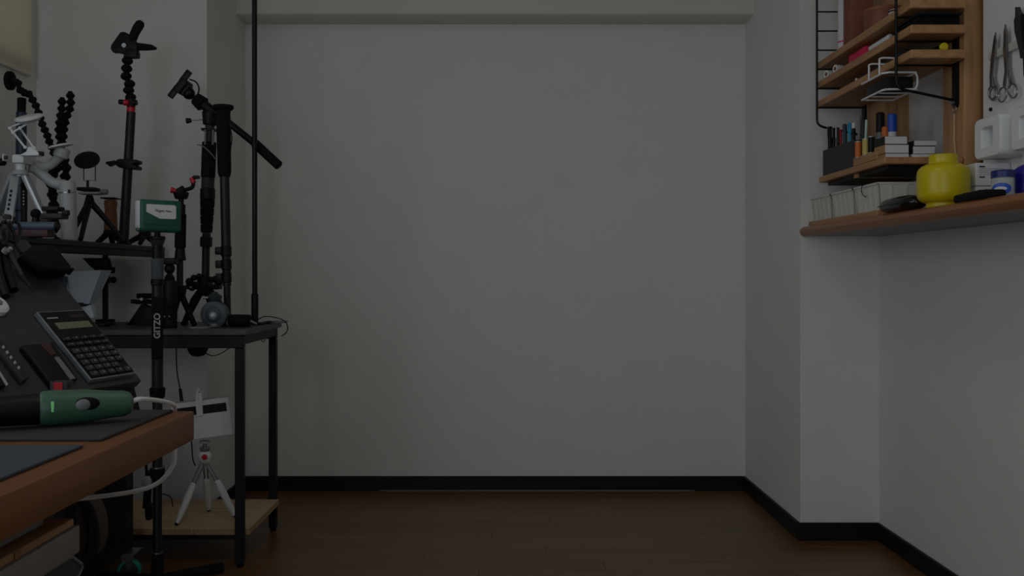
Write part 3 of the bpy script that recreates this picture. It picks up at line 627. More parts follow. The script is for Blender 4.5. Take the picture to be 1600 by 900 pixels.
# monopod C: slim with a red knob bracket
Y = 2.82
mc = thing('monopod', 'slim black monopod topped by a red knob and curved bracket', 'monopod', P(282, 509, Y), 'monopods on the charcoal table')
MB().tube(spline([P(306, 277, Y), P(300, 280, Y), P(302, 287, Y), P(300, 293, Y), P(292, 296, Y), P(282, 298, Y)], 5), .0062, 8).build('curved_bracket', m_black, mc)
MB().rb(P(301, 274, Y-.01), P(313, 280, Y+.01), .002).build('bracket_plate', m_black, mc)
seg(mc, 'bracket_joint', m_red, (299, 278), (303, 286), Y-.005, 3.6)
seg(mc, 'clamp_screw', m_red, (268, 297), (279, 299), Y, 5, 2)
seg(mc, 'head_block', m_black, (277, 300), (288, 295), Y, 5, 6, .002)
seg(mc, 'ball_collar', m_black, (283, 300), (283, 311), Y, 12, 10, .003); seg(mc, 'ball_stem', m_black, (283, 310), (283, 322), Y, 4)
seg(mc, 'head_mount', m_black, (283, 319), (283, 335), Y, 6.5, 6.5, .002)
seg(mc, 'foam_grip', m_rubber, (282.5, 334), (281.5, 388), Y, 8.5, 8.5, .003); seg(mc, 'leg_lock', m_black, (281.5, 388), (281.3, 407), Y, 7, 9, .002)
seg(mc, 'lower_tube', m_carbon, (281.3, 405), (281, 452), Y, 5)
seg(mc, 'base_joint', m_black, (281, 446), (281, 462), Y, 11, 9, .003)
for (ex, ey, ez) in ((266, 509, Y-.05), (304, 509, Y-.04), (258, 505, Y+.05)):
    f = P(ex, ey, ez); f.z = TZ+.006; MB().tube([P(281, 455, Y), f], [.010, .008], 10).build('base_leg', m_rubber, mc)

# flash/lens like stack D
Y = 2.75
ld = thing('flash_stack', 'black cylindrical flash barrel with a ball head on top', 'flash', P(265, 511, Y)); s_ = R(Y)
z0 = P(265, 511, Y); z0.z = TZ
MB().lathe([(0, .021), (.003, .0225), (.02, .0225), (.022, .021), (.075, .0205), (.078, .0215), (.135, .0215), (.142, .018)], z0, (0, 0, 1), 24).build('barrel', m_black, ld)
for k in range(5): MB().lathe([(0, .0222), (.004, .0225), (.008, .0222)], z0+V((0, 0, .025+.0095*k)), (0, 0, 1), 24).build('ring', m_rubber, ld)
MB().lathe([(0, .016), (.01, .014), (.018, .009), (.022, .007)], z0+V((0, 0, .142)), (0, 0, 1)).build('cone', m_rubber, ld)
MB().sph(z0+V((0, 0, .178)), .016).build('ball_joint', m_black, ld)
MB().rb(z0+V((-.021, -.018, .190)), z0+V((.021, .018, .210)), .003).build('mount_plate', m_black, ld)
for dx in (-.007, .007): MB().sph(z0+V((dx, -.022, .035)), .0025, n=8).build('contact_pin', m_silver, ld)

# small black tripod head near the shelf post
hb = thing('desk_clamp', 'little black clamp on a wedge base on the table', 'clamp', P(226, 506, 2.92)); Y = 2.92
f = P(226, 506, Y); f.z = TZ
MB().prism([f+V((-.05, -.02, 0)), f+V((.045, -.02, 0)), f+V((.030, -.02, .055)), f+V((-.005, -.02, .066)), f+V((-.022, -.02, .04))], (0, .04, 0), .003).build('wedge_base', m_black, hb)
MB().rb(f+V((-.022, -.024, .066)), f+V((.035, .024, .080)), .003).build('lower_jaw', m_rubber, hb)
MB().rb(f+V((-.018, -.024, .084)), f+V((.035, .024, .100)), .003).build('upper_jaw', m_rubber, hb)
MB().cyl(f+V((.0, -.026, .082)), f+V((.0, .026, .082)), .005).build('screw', m_steel, hb)
seg(hb, 'knob', m_black, (205, 471), (213, 471), Y, 3.5, 3.5, .001)

# ball head F and knob G
Y = 2.755
bf = thing('ball_head', 'grey ball head dome with a silver ball and dark teal cap', 'ball head', (P(334, 509, Y).x, Y, TZ)); f = V((P(334, 509, Y).x, Y, TZ))
m_bh = mat('blue_grey_metal', (70, 78, 86), .4, metal=.3, var=.06); m_tealD = mat('dark_teal', (38, 62, 64), .4, var=.05)
MB().lathe([(0, .022), (.004, .024), (.008, .018), (.012, .016)], f, (0, 0, 1), 24).build('base', m_steel, bf)
MB().lathe([(-.016, .030), (-.013, .040), (.013, .040), (.016, .030)], f+V((0, .012, .040)), (0, 1, 0), 32).build('housing', m_bh, bf)
MB().lathe([(-.019, .018), (-.017, .024), (-.012, .026)], f+V((0, .012, .040)), (0, 1, 0), 28).build('ring', m_tealD, bf)
MB().sph(f+V((0, -.006, .036)), .0135).build('ball', m_silver, bf)
MB().lathe([(0, .010), (.004, .018), (.016, .021), (.022, .014), (.026, .008), (.03, .007)], f+V((0, .012, .078)), (0, 0, 1), 24).build('cap', m_tealD, bf)
MB().cyl(f+V((-.02, .012, .09)), f+V((-.036, .012, .09)), .004).build('side_pin', m_steel, bf)
Y = 2.79; kg = thing('black_grip', 'short black cylindrical grip lying on its side by the pole', 'grip', (P(376, 508, Y).x, Y, TZ))
a, b_ = V((P(359, 508, Y).x, Y, TZ+.0195)), V((P(393, 508, Y).x, Y-.01, TZ+.0195))
MB().cyl(a, b_, .0192, bev=.004, n=24).build('grip', m_rubber, kg); MB().cyl(a-V((.007, 0, 0)), a, .0165, n=20).build('collar', m_grey, kg)
MB().cyl(b_, b_+V((.02, -.005, -.009)), .004, .003, 10).build('spike', m_grey, kg)
tag(MB().prism([V((P(297, 508, 2.72).x, 2.70, TZ)), V((P(303, 508, 2.72).x, 2.69, TZ)), V((P(328, 508, 2.72).x, 2.705, TZ)), V((P(330, 508, 2.72).x, 2.72, TZ)), V((P(318, 508, 2.72).x, 2.722, TZ))], (0, 0, .006), .001).build('metal_clip', m_grey), 'flat grey clip lying on the table before the ball head', 'clip')

# ------------------------------------------------------------------ raised shelf along the left wall
SX, SZ = -1.165, .953
rs = thing('raised_shelf', 'long dark shelf along the wall carrying the tripods', 'shelf', (-1.38, 2.6, 0))
MB().rb((-1.61, 1.95, SZ-.016), (SX, 3.13, SZ), .002, 1).build('board', m_dkgrey, rs)
MB().rb((SX-.022, 1.95, SZ-.036), (SX, 3.13, SZ-.0165), .002, 1).build('edge_rail', m_black, rs)
MB().rb((-1.61, 1.95, SZ-.036), (-1.59, 3.13, SZ-.0165), .002, 1).build('edge_rail', m_black, rs)
for lx in (-1.6, SX-.03): MB().rb((lx, 1.96, 0), (lx+.025, 1.985, SZ-.037), .002, 1).build('leg', m_black, rs)
for lx in (-1.325,): MB().cyl((lx, 3.03, TZ), (lx, 3.03, SZ-.0165), .009).build('post', m_blackm, rs)
MB().cyl((-1.325, 3.03, TZ), (-1.325, 3.03, TZ+.012), .03, bev=.002).build('post_foot', m_black, rs)
MB().cyl((-1.325, 3.03, .83), (-1.325, 3.03, .855), .015, bev=.002).build('post_collar', m_black, rs)
MB().cyl((-1.325, 3.03, .842), (-1.29, 3.0, .842), .007).build('post_screw', m_black, rs); MB().sph((-1.285, 2.998, .842), .011).build('post_knob', m_black, rs)
uc = thing('shelf_clamp', 'black clamp gripping the underside of the raised shelf', 'clamp', P(160, 405, 3.0)); Y = 3.0
MB().prism(T([(128, 403), (166, 403), (170, 415), (160, 426), (150, 424), (138, 414)], Y), (0, .03, 0), .003).build('body', m_black, uc)
MB().rb(P(152, 417, Y-.01), P(181, 427, Y+.02), .004).build('jaw', m_rubber, uc)

# clamp arm
Y = 2.86
ca = thing('spring_clamp_stand', 'tall black stand with a jointed arm and big spring clamp on top', 'clamp stand', P(193, 383, Y))
f = P(193, 383, Y); f.z = SZ
top = P(205, 175, Y)
MB().lathe([(0, .022), (.004, .024), (.01, .014)], f, (0, 0, 1)).build('foot', m_black, ca)
MB().cyl(f+V((0, 0, .008)), top, .0150, .0135).build('tube', m_carbon, ca)
MB().cyl(P(204.2, 178, Y), P(205, 167, Y), .0125, bev=.002).build('red_collar', m_red, ca)
seg(ca, 'joint_screw', m_black, (186, 159), (196, 160), Y, 4, 4, .001); seg(ca, 'joint_knob', m_red, (194, 160), (201, 161), Y-.02, 5, 4, .002); seg(ca, 'joint_screw', m_black, (203, 161), (214, 160), Y, 4.5, 4.5, .001)
seg(ca, 'joint_body', m_black, (205, 168), (204, 154), Y, 6.5, 7, .002)
js = [(204, 152), (201, 141), (202.5, 131), (197, 119), (198, 107), (199, 95)]
for i, (a, b_) in enumerate(js): MB().lathe([(-.012, .006), (-.010, .011), (-.003, .0165), (.004, .0165), (.010, .011), (.013, .007)], P(a, b_, Y), (P(js[max(i-1, 0)][0], js[max(i-1, 0)][1], Y)-P(js[min(i+1, 5)][0], js[min(i+1, 5)][1], Y)) or V((0, 0, 1)), 16).build('arm_joint', m_rubber, ca)
MB().prism(T([(192, 90), (213, 89), (214, 80), (205, 74), (194, 78)], Y-.015), (0, .03, 0), .003).build('clamp_socket', m_black, ca)
MB().prism(T([(172, 76), (173, 70), (187, 50), (193, 49), (200, 52), (213, 66), (214, 80), (206, 86), (190, 83), (181, 81), (176, 82)], Y-.012), (0, .024, 0), .004).build('clamp_jaw', m_black, ca)
MB().prism(T([(199, 58), (206, 41), (212, 32), (218, 30), (222, 33), (222, 39), (214, 52), (209, 64), (203, 66)], Y-.014), (0, .022, 0), .004).build('clamp_handle', m_rubber, ca)
MB().prism(T([(206, 68), (213, 66), (236, 69), (243, 73), (240, 76), (228, 77), (213, 77), (206, 79)], Y-.010), (0, .022, 0), .004).build('clamp_handle', m_rubber, ca)
c = P(194, 71, Y-.014); MB().cyl(c, c-V((0, .003, 0)), .007, n=12).build('pivot', m_silver, ca)
sb = thing('super_clamp', 'small black clamp fixed halfway up the tall clamp stand', 'clamp', P(199, 262, Y))
MB().prism(T([(181, 250), (186, 248), (213, 249), (213, 254), (206, 256), (213, 259), (212, 264), (186, 262), (180, 258)], Y-.03), (0, .05, 0), .003).build('body', m_black, sb)
seg(sb, 'screw', m_black, (166, 255), (182, 254), Y, 2, 2); MB().prism(T([(165, 252), (170, 252), (178, 250), (178, 256), (170, 260)], Y-.01), (0, .02, 0), .002).build('wing_handle', m_black, sb)

# small tripod with a round disc
Y = 2.72
td = thing('mini_tripod', 'small black tripod holding a round black disc in a wire frame', 'tripod', P(140, 378, Y))
MB().lathe([(-.003, .034), (-.002, .036), (.002, .036), (.003, .034)], P(136, 250, Y), V((.15, -1, .85)), 28).build('disc', m_blackm, td)
MB().tube([P(131, 251, Y), P(131, 282, Y), P(149, 282, Y), P(149, 251, Y)], .0016, 6).build('wire_frame', m_black, td)
seg(td, 'stem', m_black, (137, 282), (137, 293), Y, 2)
MB().rb(P(119, 292, Y-.025), P(158, 300, Y+.025), .003).build('clamp_plate', m_black, td)
MB().rb(P(121, 300, Y-.022), P(162, 305, Y+.022), .002).build('base_plate', m_ltgrey, td)
seg(td, 'clamp_knob', m_grey, (158, 300), (168, 300), Y, 4.5, 4.5, .001)
seg(td, 'hub', m_black, (140, 305), (140, 322), Y, 5, 9, .002)
for (ex, ez) in ((106, Y-.10), (126, Y-.15), (196, Y+.03)):
    f = P(ex, 380, ez); f.z = SZ+.004
    lg = MB().tube([P(140, 314, Y), (P(140, 314, Y)*.5+f*.5), f], [.010, .008, .0065], 10).build('leg', m_black, td)
    MB().sph(f+V((0, 0, .003)), .007, n=10).build('foot', m_rubber, lg)

# brown grip tripod
Y = 2.94
bg = thing('grip_tripod', 'table tripod with a brown grip and flat black top plate', 'tripod', P(173, 380, Y)); 
MB().rb(P(156, 308, Y-.03), P(191, 312.5, Y+.03), .002).build('top_plate', m_black, bg)
MB().lathe([(0, 9/R(Y)), (.012, 10/R(Y)), (.03, 8.5/R(Y)), (.05, 9.5/R(Y)), (.095, 10/R(Y))], P(173, 313, Y), (0, 0, -1), 20).build('grip', m_brown2, bg)
seg(bg, 'hub', m_black, (173, 352), (173, 366), Y, 9, 11, .003)
for (ex, ez) in ((152, Y-.05), (190, Y-.05), (176, Y+.09)):
    f = P(ex, 382, ez); f.z = SZ+.007; MB().tube([P(173, 360, Y), f], [.011, .008], 10).build('leg', m_rubber, bg)
# small dark tripod right of it carrying a ball, behind the green box
Y = 2.98; f = P(222, 385, Y); f.z = SZ
f = V((-1.19, 3.02, SZ)); ft = thing('flat_foot_tripod', 'low black tripod foot at the shelf end behind the green case', 'tripod', f)
MB().lathe([(.03, .012), (.036, .02), (.05, .018)], f, (0, 0, 1)).build('hub', m_black, ft)
for d_ in ((-.045, -.045), (.02, -.09), (.015, .06)): MB().tube([f+V((0, 0, .04)), f+V((d_[0], d_[1], .007))], [.011, .007], 10).build('leg', m_rubber, ft)

# bead chain with round suction disc
def beads(parent, pts, Y, r, m_, y1=None):
    n = len(pts)
    for i, (a, b_) in enumerate(pts):
        p = P(a, b_, Y); q0 = P(*pts[max(i-1, 0)], Y); q1 = P(*pts[min(i+1, n-1)], Y); d = q1-q0
        MB().lathe([(-r*1.05, r*.45), (-r*.75, r*.55), (-r*.15, r), (r*.15, r), (r*.75, r*.55), (r*1.05, r*.45)], p, d, 14).build('ball_joint', m_, parent)
Y = 2.62
gn = thing('gooseneck', 'jointed black gooseneck ending in a round black disc', 'gooseneck', P(86, 360, Y))
MB().lathe([(-.004, .022), (-.003, .027), (.006, .027), (.012, .014)], P(15, 126, Y), V((1, 0, -.05)), 28).build('disc', m_rubber, gn)
seg(gn, 'disc_neck', m_black, (20, 126), (27, 128), Y, 4)
beads(gn, [(28, 130), (32, 141), (38, 145), (45, 147), (51, 156), (56, 165), (60, 176), (63, 185), (66, 194), (70, 203), (74, 212), (77, 221), (81, 230), (84, 239), (86, 250), (86, 262), (84, 274), (82, 286), (82, 298), (83, 310), (84, 322), (85, 334), (86, 346), (86, 358)], Y, .0115, m_rubber)
f = P(86, 366, Y); f.z = SZ; MB().lathe([(0, .018), (.004, .019), (.014, .012)], f, (0, 0, 1)).build('foot', m_rubber, gn)
# flexible tripod with two raised legs
Y = 2.72
fx = thing('flexible_tripod', 'black flexible bead tripod with two legs bent upright', 'tripod', P(95, 372, Y))
beads(fx, [(97, 159), (96.5, 170), (94.5, 181), (93, 192), (92, 203), (93, 214), (95, 225)], Y, .0125, m_rubber)
beads(fx, [(110, 149.5), (110.5, 160), (109, 170), (105, 180), (102, 191), (100, 202), (99, 213), (98, 224), (97, 236)], Y+.03, .0125, m_rubber)
beads(fx, [(95, 238), (90, 252), (88, 262)], Y+.01, .0165, m_rubber)
beads(fx, [(100, 250), (103, 262), (102, 276), (100, 290), (101, 304), (103, 318), (104, 332), (105, 346), (106, 360), (106, 370)], Y+.02, .0155, m_rubber)
beads(fx, [(82, 272), (80, 288), (82, 304), (84, 320), (80, 334), (76, 348), (72, 362)], Y-.03, .0155, m_rubber)

# navy post
Y = 2.78; f = P(32, 380, Y); f.z = SZ
nv = thing('navy_tube', 'navy blue tube with a black foam end standing behind the white tripod', 'tube', f)
MB().cyl(f, P(33.5, 176, Y), .0150).build('tube', m_navy, nv)
MB().cyl(P(33.5, 176, Y), P(34, 153, Y), .0120, .0125, bev=.002).build('foam_cap', m_rubber, nv)
MB().cyl(P(32.3, 330, Y), P(32.5, 290, Y), .0185, bev=.003).build('sleeve', m_navy, nv)

# white mini tripod with arm
Y = 2.45
wt = thing('white_tripod', 'white tabletop tripod with perforated legs and a clamp head', 'tripod', P(30, 372, Y))
seg(wt, 'column', m_white, (32, 276), (32, 256), Y, 7); 
MB().rb(P(18, 241, Y-.025), P(52, 258, Y+.025), .004).build('head_block', m_white, wt)
MB().rb(P(3, 240, Y-.02), P(18, 254, Y+.02), .003).build('clamp_jaw', m_white, wt)
MB().rb(P(6, 243, Y-.024), P(13, 249, Y-.019), .001).build('jaw_pad', m_dkgrey, wt)
seg(wt, 'lock_arm', m_black, (-6, 253), (8, 253), Y, 6, 6, .002)
seg(wt, 'collar', m_ltgrey, (32, 274), (32, 266), Y, 13, 11, .002)
for (ax_, ay_, ex, ey, ez) in ((25, 270, 9, 365, Y-.1), (22, 270, -20, 318, Y-.02), (38, 272, 84, 365, Y+.02)):
    a = P(ax_, ay_, Y); f = P(ex, ey, ez)
    if ey > 350: f.z = SZ+.004
    else: f = V((P(-36, 368, Y).x, Y+.05, SZ+.004))
    d = f-a; x_, y_, z_ = frame(d); rot = M((x_, y_, z_)).transposed()
    lg = MB().box((a+f)/2, (.022, .014, d.length), rot, .003).build('leg', m_silver, wt)
    for k in range(5):
        c = a+d*(.3+.07*k)
        MB().box(c+V((0, -.0085, 0)), (.005, .004, .007), rot).build('hole', m_black, lg)
    MB().sph(f+V((0, 0, .004)), .009, n=10).build('foot', m_rubber, wt)
    MB().cyl(a+d*.72-V((0, .012, 0)), a+d*.72+V((0, .012, 0)), .011).build('leg_joint', m_dkgrey, wt)
f = P(38, 370, Y+.03); f.z = SZ
MB().box((P(37, 285, Y+.03)+f)/2, (.014, .010, (P(37, 285, Y+.03)-f).length), None, .002).build('centre_post', m_black, wt)
for k in range(5): MB().rng(P(35.8, 298+5*k, Y+.022), P(38.6, 300.5+5*k, Y+.0255)).build('slot', m_silver, wt)
# white pantograph arm
Y = 2.42
pa = thing('desk_lamp_arm', 'small white folding arm with a round white plate on top', 'lamp arm', P(50, 242, Y))
MB().lathe([(-.004, .032), (-.002, .035), (.002, .035), (.004, .032)], P(45, 184, Y), V((-.12, -.42, 1)), 28).build('round_plate', m_white, pa)
MB().lathe([(-.006, .026), (.0, .028)], P(45, 186.5, Y), V((-.12, -.42, 1)), 24).build('plate_back', m_silver, pa)
seg(pa, 'arm_rod', m_white, (20, 207), (48, 190), Y-.012, 1.6); seg(pa, 'arm_rod', m_white, (15, 200), (46, 186), Y+.012, 1.6)
seg(pa, 'arm_rod', m_white, (15, 200), (39, 230), Y-.012, 1.6); seg(pa, 'arm_rod', m_white, (31, 200), (53, 231), Y+.012, 1.6)
for a, b_ in ((15, 200), (20, 207), (31, 200), (39, 230), (53, 231), (48, 188)): MB().cyl(P(a, b_, Y-.018), P(a, b_, Y+.018), .0042).build('hinge', m_white, pa)
MB().prism(T([(28, 243), (60, 243), (60, 238), (52, 230), (44, 229), (40, 237)], Y-.014), (0, .028, 0), .002).build('base_bracket', m_white, pa)
MB().cyl(P(60, 243, Y), P(60, 237, Y), .014).build('base_screw', m_dkgrey, pa)

# light grey gimbal
Y = 2.50
gm = thing('phone_gimbal', 'light grey handheld phone gimbal with a curved arm', 'gimbal', P(108, 372, Y))
f = P(109, 372, Y); f.z = SZ; 
MB().lathe([(0, .019), (.005, .021), (.1, .0205), (.13, .0215), (.155, .021), (.162, .017)], f, (P(105, 284, Y)-f), 24).build('handle', m_ltgrey, gm)
MB().tube(spline([P(102, 288, Y), P(92, 288, Y), P(80, 284, Y), P(70, 276, Y), P(60, 268, Y), P(54, 262, Y)], 5), [.014]*26, 12).build('lower_arm', m_ltgrey, gm)
MB().cyl(P(52, 270, Y), P(54, 252, Y), .0145, bev=.003).build('tilt_motor', m_ltgrey, gm)
MB().tube(spline([P(56, 256, Y), P(66, 261, Y), P(78, 258, Y), P(90, 248, Y), P(98, 240, Y)], 5), .0125, 12).build('upper_arm', m_ltgrey, gm)
MB().cyl(P(94, 247, Y), P(99, 231, Y), .0195, bev=.004).build('pan_motor', m_ltgrey, gm)
MB().lathe([(-.002, .038), (.001, .039), (.003, .036)], P(95, 228, Y), V((-.22, -.15, 1)), 28, 1, .8).build('phone_plate', m_white, gm)
MB().lathe([(0, .0218), (.003, .0218)], f+(P(105, 284, Y)-f)*.80, (P(105, 284, Y)-f), 24).build('chrome_ring', m_steel, gm)
MB().rb(P(106, 296, Y-.024), P(110, 302, Y-.02), .001).build('button', m_black, gm)

# phone clamp, tube, small bits on the shelf
Y = 2.33
pc = thing('phone_clamp', 'black two-jaw phone clamp on the raised shelf', 'clamp', P(86, 345, Y))
MB().rb(P(64, 322, Y-.02), P(102, 331, Y+.02), .003).build('upper_jaw', m_black, pc); MB().rb(P(62, 333, Y-.02), P(108, 343, Y+.02), .003).build('lower_jaw', m_dkgrey, pc)
MB().rb(P(96, 328, Y-.008), P(110, 337, Y+.008), .002).build('spring_bar', m_black, pc)
MB().sph(P(56, 334, Y), .013).build('ball_joint', m_rubber, pc)
f = P(56, 366, Y); f.z = SZ; MB().cyl(f+V((0, 0, .0)), P(56, 338, Y), .016, .008).build('stem', m_black, pc)
Y = 2.26
bt_ = thing('blue_grey_roll', 'blue grey rolled tube lying at the raised shelf edge', 'tube', P(54, 358, Y))
z = SZ+.031
a, b_ = P(22, 353, Y), P(87, 353, Y)
MB().cyl(a, b_, .0100, n=20).build('roll', m_slateb, bt_); MB().cyl(b_, b_+V((.008, 0, 0)), .0112, bev=.002, n=20).build('end_cap', m_black, bt_)
zz = a.z-.010-SZ
MB().rb((a.x+.01, Y-.02, SZ), (b_.x-.01, Y+.02, a.z-.0095), .003).build('dark_cradle', mat('dark_red_brown', (64, 36, 34), .6), bt_)

# white tapered shade on the table, under the raised shelf
Y = 2.86
ws = thing('light_reflector', 'white tapered plastic shade standing under the raised shelf', 'shade', P(130, 508, Y))
f = P(128, 508, Y); f.z = TZ
tp_ = [P(100, 424, Y-.04), P(158, 422, Y-.04), P(139, 475, Y-.02), P(113, 475, Y-.02)]
MB().prism(tp_, (0, .004, 0), .001).build('front_panel', m_shade, ws)
MB().prism([P(158, 422, Y-.04), P(158, 422, Y-.04)+V((-.01, .10, 0)), P(139, 475, Y-.02)+V((-.006, .06, 0)), P(139, 475, Y-.02)], (-.003, 0, 0)).build('side_panel', m_shade, ws)
MB().rb(P(90, 432, Y-.05), P(105, 462, Y-.042), .003).build('blue_tab', m_navy, ws)
MB().prism([P(121, 483, Y-.03), P(141, 476, Y-.03), P(147, 497, Y-.03), P(128, 497, Y-.03)], (0, .03, 0), .002).build('lower_shade', m_shade, ws)
MB().rb(P(114, 473, Y-.03), P(143, 478, Y+.03), .002).build('joint_plate', m_dkgrey, ws)
MB().cyl(P(134, 497, Y), V((P(134, 497, Y).x, Y, TZ+.006)), .008).build('stem', m_black, ws)
MB().rb((f.x-.03, Y-.04, TZ), (f.x+.09, Y+.04, TZ+.010), .003).build('base', m_black, ws)

# ------------------------------------------------------------------ monopod E with green case, standing on the floor
Y = 2.5; s_ = R(Y)
me_ = thing('standing_monopod', 'black monopod on the floor with a wide strap and white lettering', 'monopod', (P(246, 600, Y).x, Y, 0)); xe = P(246, 600, Y).x
def ring(name, m_, ya, yb, ra, rb=None, bev=.0, dx=0, n=22):
    za, zb_ = CH+(CY-ya)*Y/F, CH+(CY-yb)*Y/F
    return MB().cyl((xe+dx, Y, max(zb_, .0)), (xe+dx, Y, za), (ra if rb is None else rb)/s_, ra/s_, n, bev).build(name, m_, me_)
ring('mount_screw', m_black, 362, 371, 4.5); ring('mount_plate', m_black, 369, 375, 12, 12, .002); ring('head_collar', m_dkgrey, 374, 383, 11, 9, .002)
ring('head_neck', m_black, 382, 404, 8); 
ring('foam_grip', mat('grey_foam', (74, 80, 86), .8, bump=.2), 402, 440, 9.5, 9.0, .006); ring('grip_edge', m_black, 436, 446, 10, 10, .002)
ring('upper_tube', m_carbon, 444, 608, 8.5); ring('leg_lock', m_rubber, 605, 623, 12, 11, .004); ring('middle_tube', m_carbon, 622, 732, 7.5)
ring('leg_lock', m_rubber, 730, 748, 11.5, 10.5, .004); ring('lower_tube', m_carbon, 747, 862, 6.8)
ring('lock_ring', m_steel, 729, 731, 10.5); ring('base_ring', m_steel, 862, 864, 8.6); ring('base_joint', m_rubber, 864, 905, 8.5, 10, .003)
for ang in (45, 165, 285):
    d = V((math.cos(math.radians(ang)), math.sin(math.radians(ang)), 0)); p0 = V((xe, Y, .03))
    MB().tube([p0+d*.012, p0+d*.09+V((0, 0, -.006)), p0+d*.19+V((0, 0, -.013))], [.011, .013, .015], 12).build('floor_foot', m_rubber, me_)
for k in range(6): ring('scale_mark', m_ltgrey, 465+6*k, 466+6*k, 8.62, n=16)
def lettering(text, size, loc, rot, parent, m_, name='lettering', ex=.0003, bold=0.):
    cu = bpy.data.curves.new(name, 'FONT'); cu.body = text; cu.size = size; cu.align_x = 'CENTER'; cu.align_y = 'CENTER'; cu.extrude = ex; cu.offset = bold
    o = bpy.data.objects.new(name, cu); COL.objects.link(o); o.parent = parent; o.matrix_parent_inverse = M.Identity(4)
    cu.materials.append(m_); bpy.context.view_layer.update()
    me = bpy.data.meshes.new_from_object(o); bpy.data.objects.remove(o); o = bpy.data.objects.new(name, me); COL.objects.link(o); o.parent = parent
    o.rotation_euler = rot.to_euler(); o.location = V(loc)-V(parent.location); return o
yaw = math.radians(20)
# strap hanging flat against the tube, with the lettering on it
Rz = M.Rotation(yaw, 3, 'Z')
stc = V((xe, Y, CH+(CY-512)*Y/F)); nrm = Rz @ V((0, -1, 0))
MB().box(stc+nrm*.0165, (.030, .003, .17), Rz, .001).build('strap', m_rubber, me_)
lettering('GITZO', .0225, stc+nrm*.0185+V((0, 0, .006)), Rz @ M(((0, -1, 0), (0, 0, -1), (1, 0, 0))), me_, m_ltgrey, 'lettering', .0003, .0006)

# green and white case on top
gy = math.radians(43); rot = M.Rotation(gy, 3, 'Z')
gcx = V((P(247.5, 339, Y).x, Y, CH+(CY-363.5)*Y/F))
gb = thing('measuring_device', 'green and white handheld device on top of the floor monopod', 'device', gcx)
W, H, D = .112, .087, .046
MB().box(gcx+V((0, 0, H/2+.001)), (W, D, H), rot, .008, 3).build('body', m_green, gb)
MB().box(gcx+rot @ V((-W/2+.0005, .0, H/2+.004)), (.006, D*.62, H*.86), rot, .0025).build('side_panel', m_card, gb)
MB().box(gcx+rot @ V((0, -D/2-.0002, .021)), (W*.9, .002, .0012), rot).build('seam', m_tealD, gb)
lw, lh = .072, .038; fp = lambda u, v: gcx+rot @ V((u, -D/2-.0012, v))
pts = [fp(-.040, .075), fp(.036, .075), fp(.039, .071), fp(.039, .040), fp(.036, .037), fp(-.006, .037), fp(-.042, .054), fp(-.042, .072)]
MB().prism(pts, rot @ V((0, .0015, 0))).build('label_plate', m_card, gb)
lettering('Flagefu Neo', .0092, fp(.004, .058)+rot @ V((0, -.0005, 0)), rot @ M.Rotation(math.radians(90), 3, 'X'), gb, m_black, 'lettering', .0002)
MB().box(gcx+rot @ V((-W/2+.001, -.004, .011)), (.007, .012, .014), rot, .001).build('port', m_grey, gb)

# ------------------------------------------------------------------ under the table
Y = 2.88
us = thing('puck_speaker', 'black dome puck fixed under the table top', 'puck', P(309, 557, Y)); c = P(309, 545, Y); zt_ = TZ-.018
c.z = zt_-.0005
MB().lathe([(0, .033), (.046, .033), (.058, .031), (.069, .026), (.077, .018), (.080, .004)], c, (0, 0, -1), 24).build('dome', m_black, us)
MB().lathe([(0, .0335), (.004, .0335)], c-V((0, 0, .046)), (0, 0, -1), 24).build('ring', m_dkgrey, us)
tag(MB().tube(spline([P(322, 552, Y), P(332, 556, Y), P(346, 552, Y), P(362, 541, Y)], 6), .0016, 6).build('short_cable', m_black), 'short black cable running from the puck under the table', 'cable')
hcb = thing('hanging_cable', 'black cable with a plug hanging below the table', 'cable', P(285, 640, 3.0)); Y = 3.0
MB().tube(spline([V((P(275, 540, Y).x, Y, TZ-.0185)), P(276, 572, Y), P(279, 595, Y), P(282, 612, Y), P(284, 640, Y), P(292, 660, Y), P(299, 690, Y), P(301, 715, Y), P(305, 728, Y)], 6), .0020, 6).build('cord', m_black, hcb)
MB().cyl(P(281.5, 607, Y), P(284.5, 632, Y), .0050, .0060, 10, .002).build('plug', m_black, hcb)
tag(MB().tube(spline([P(254, 772, 2.99), P(262, 774, 2.99), P(268, 780, 2.97), V((P(270, 785, 2.95).x, 2.95, .111))], 5), .002, 6).build('floor_cable', m_black), 'short black cable end lying on the chipboard shelf', 'cable')
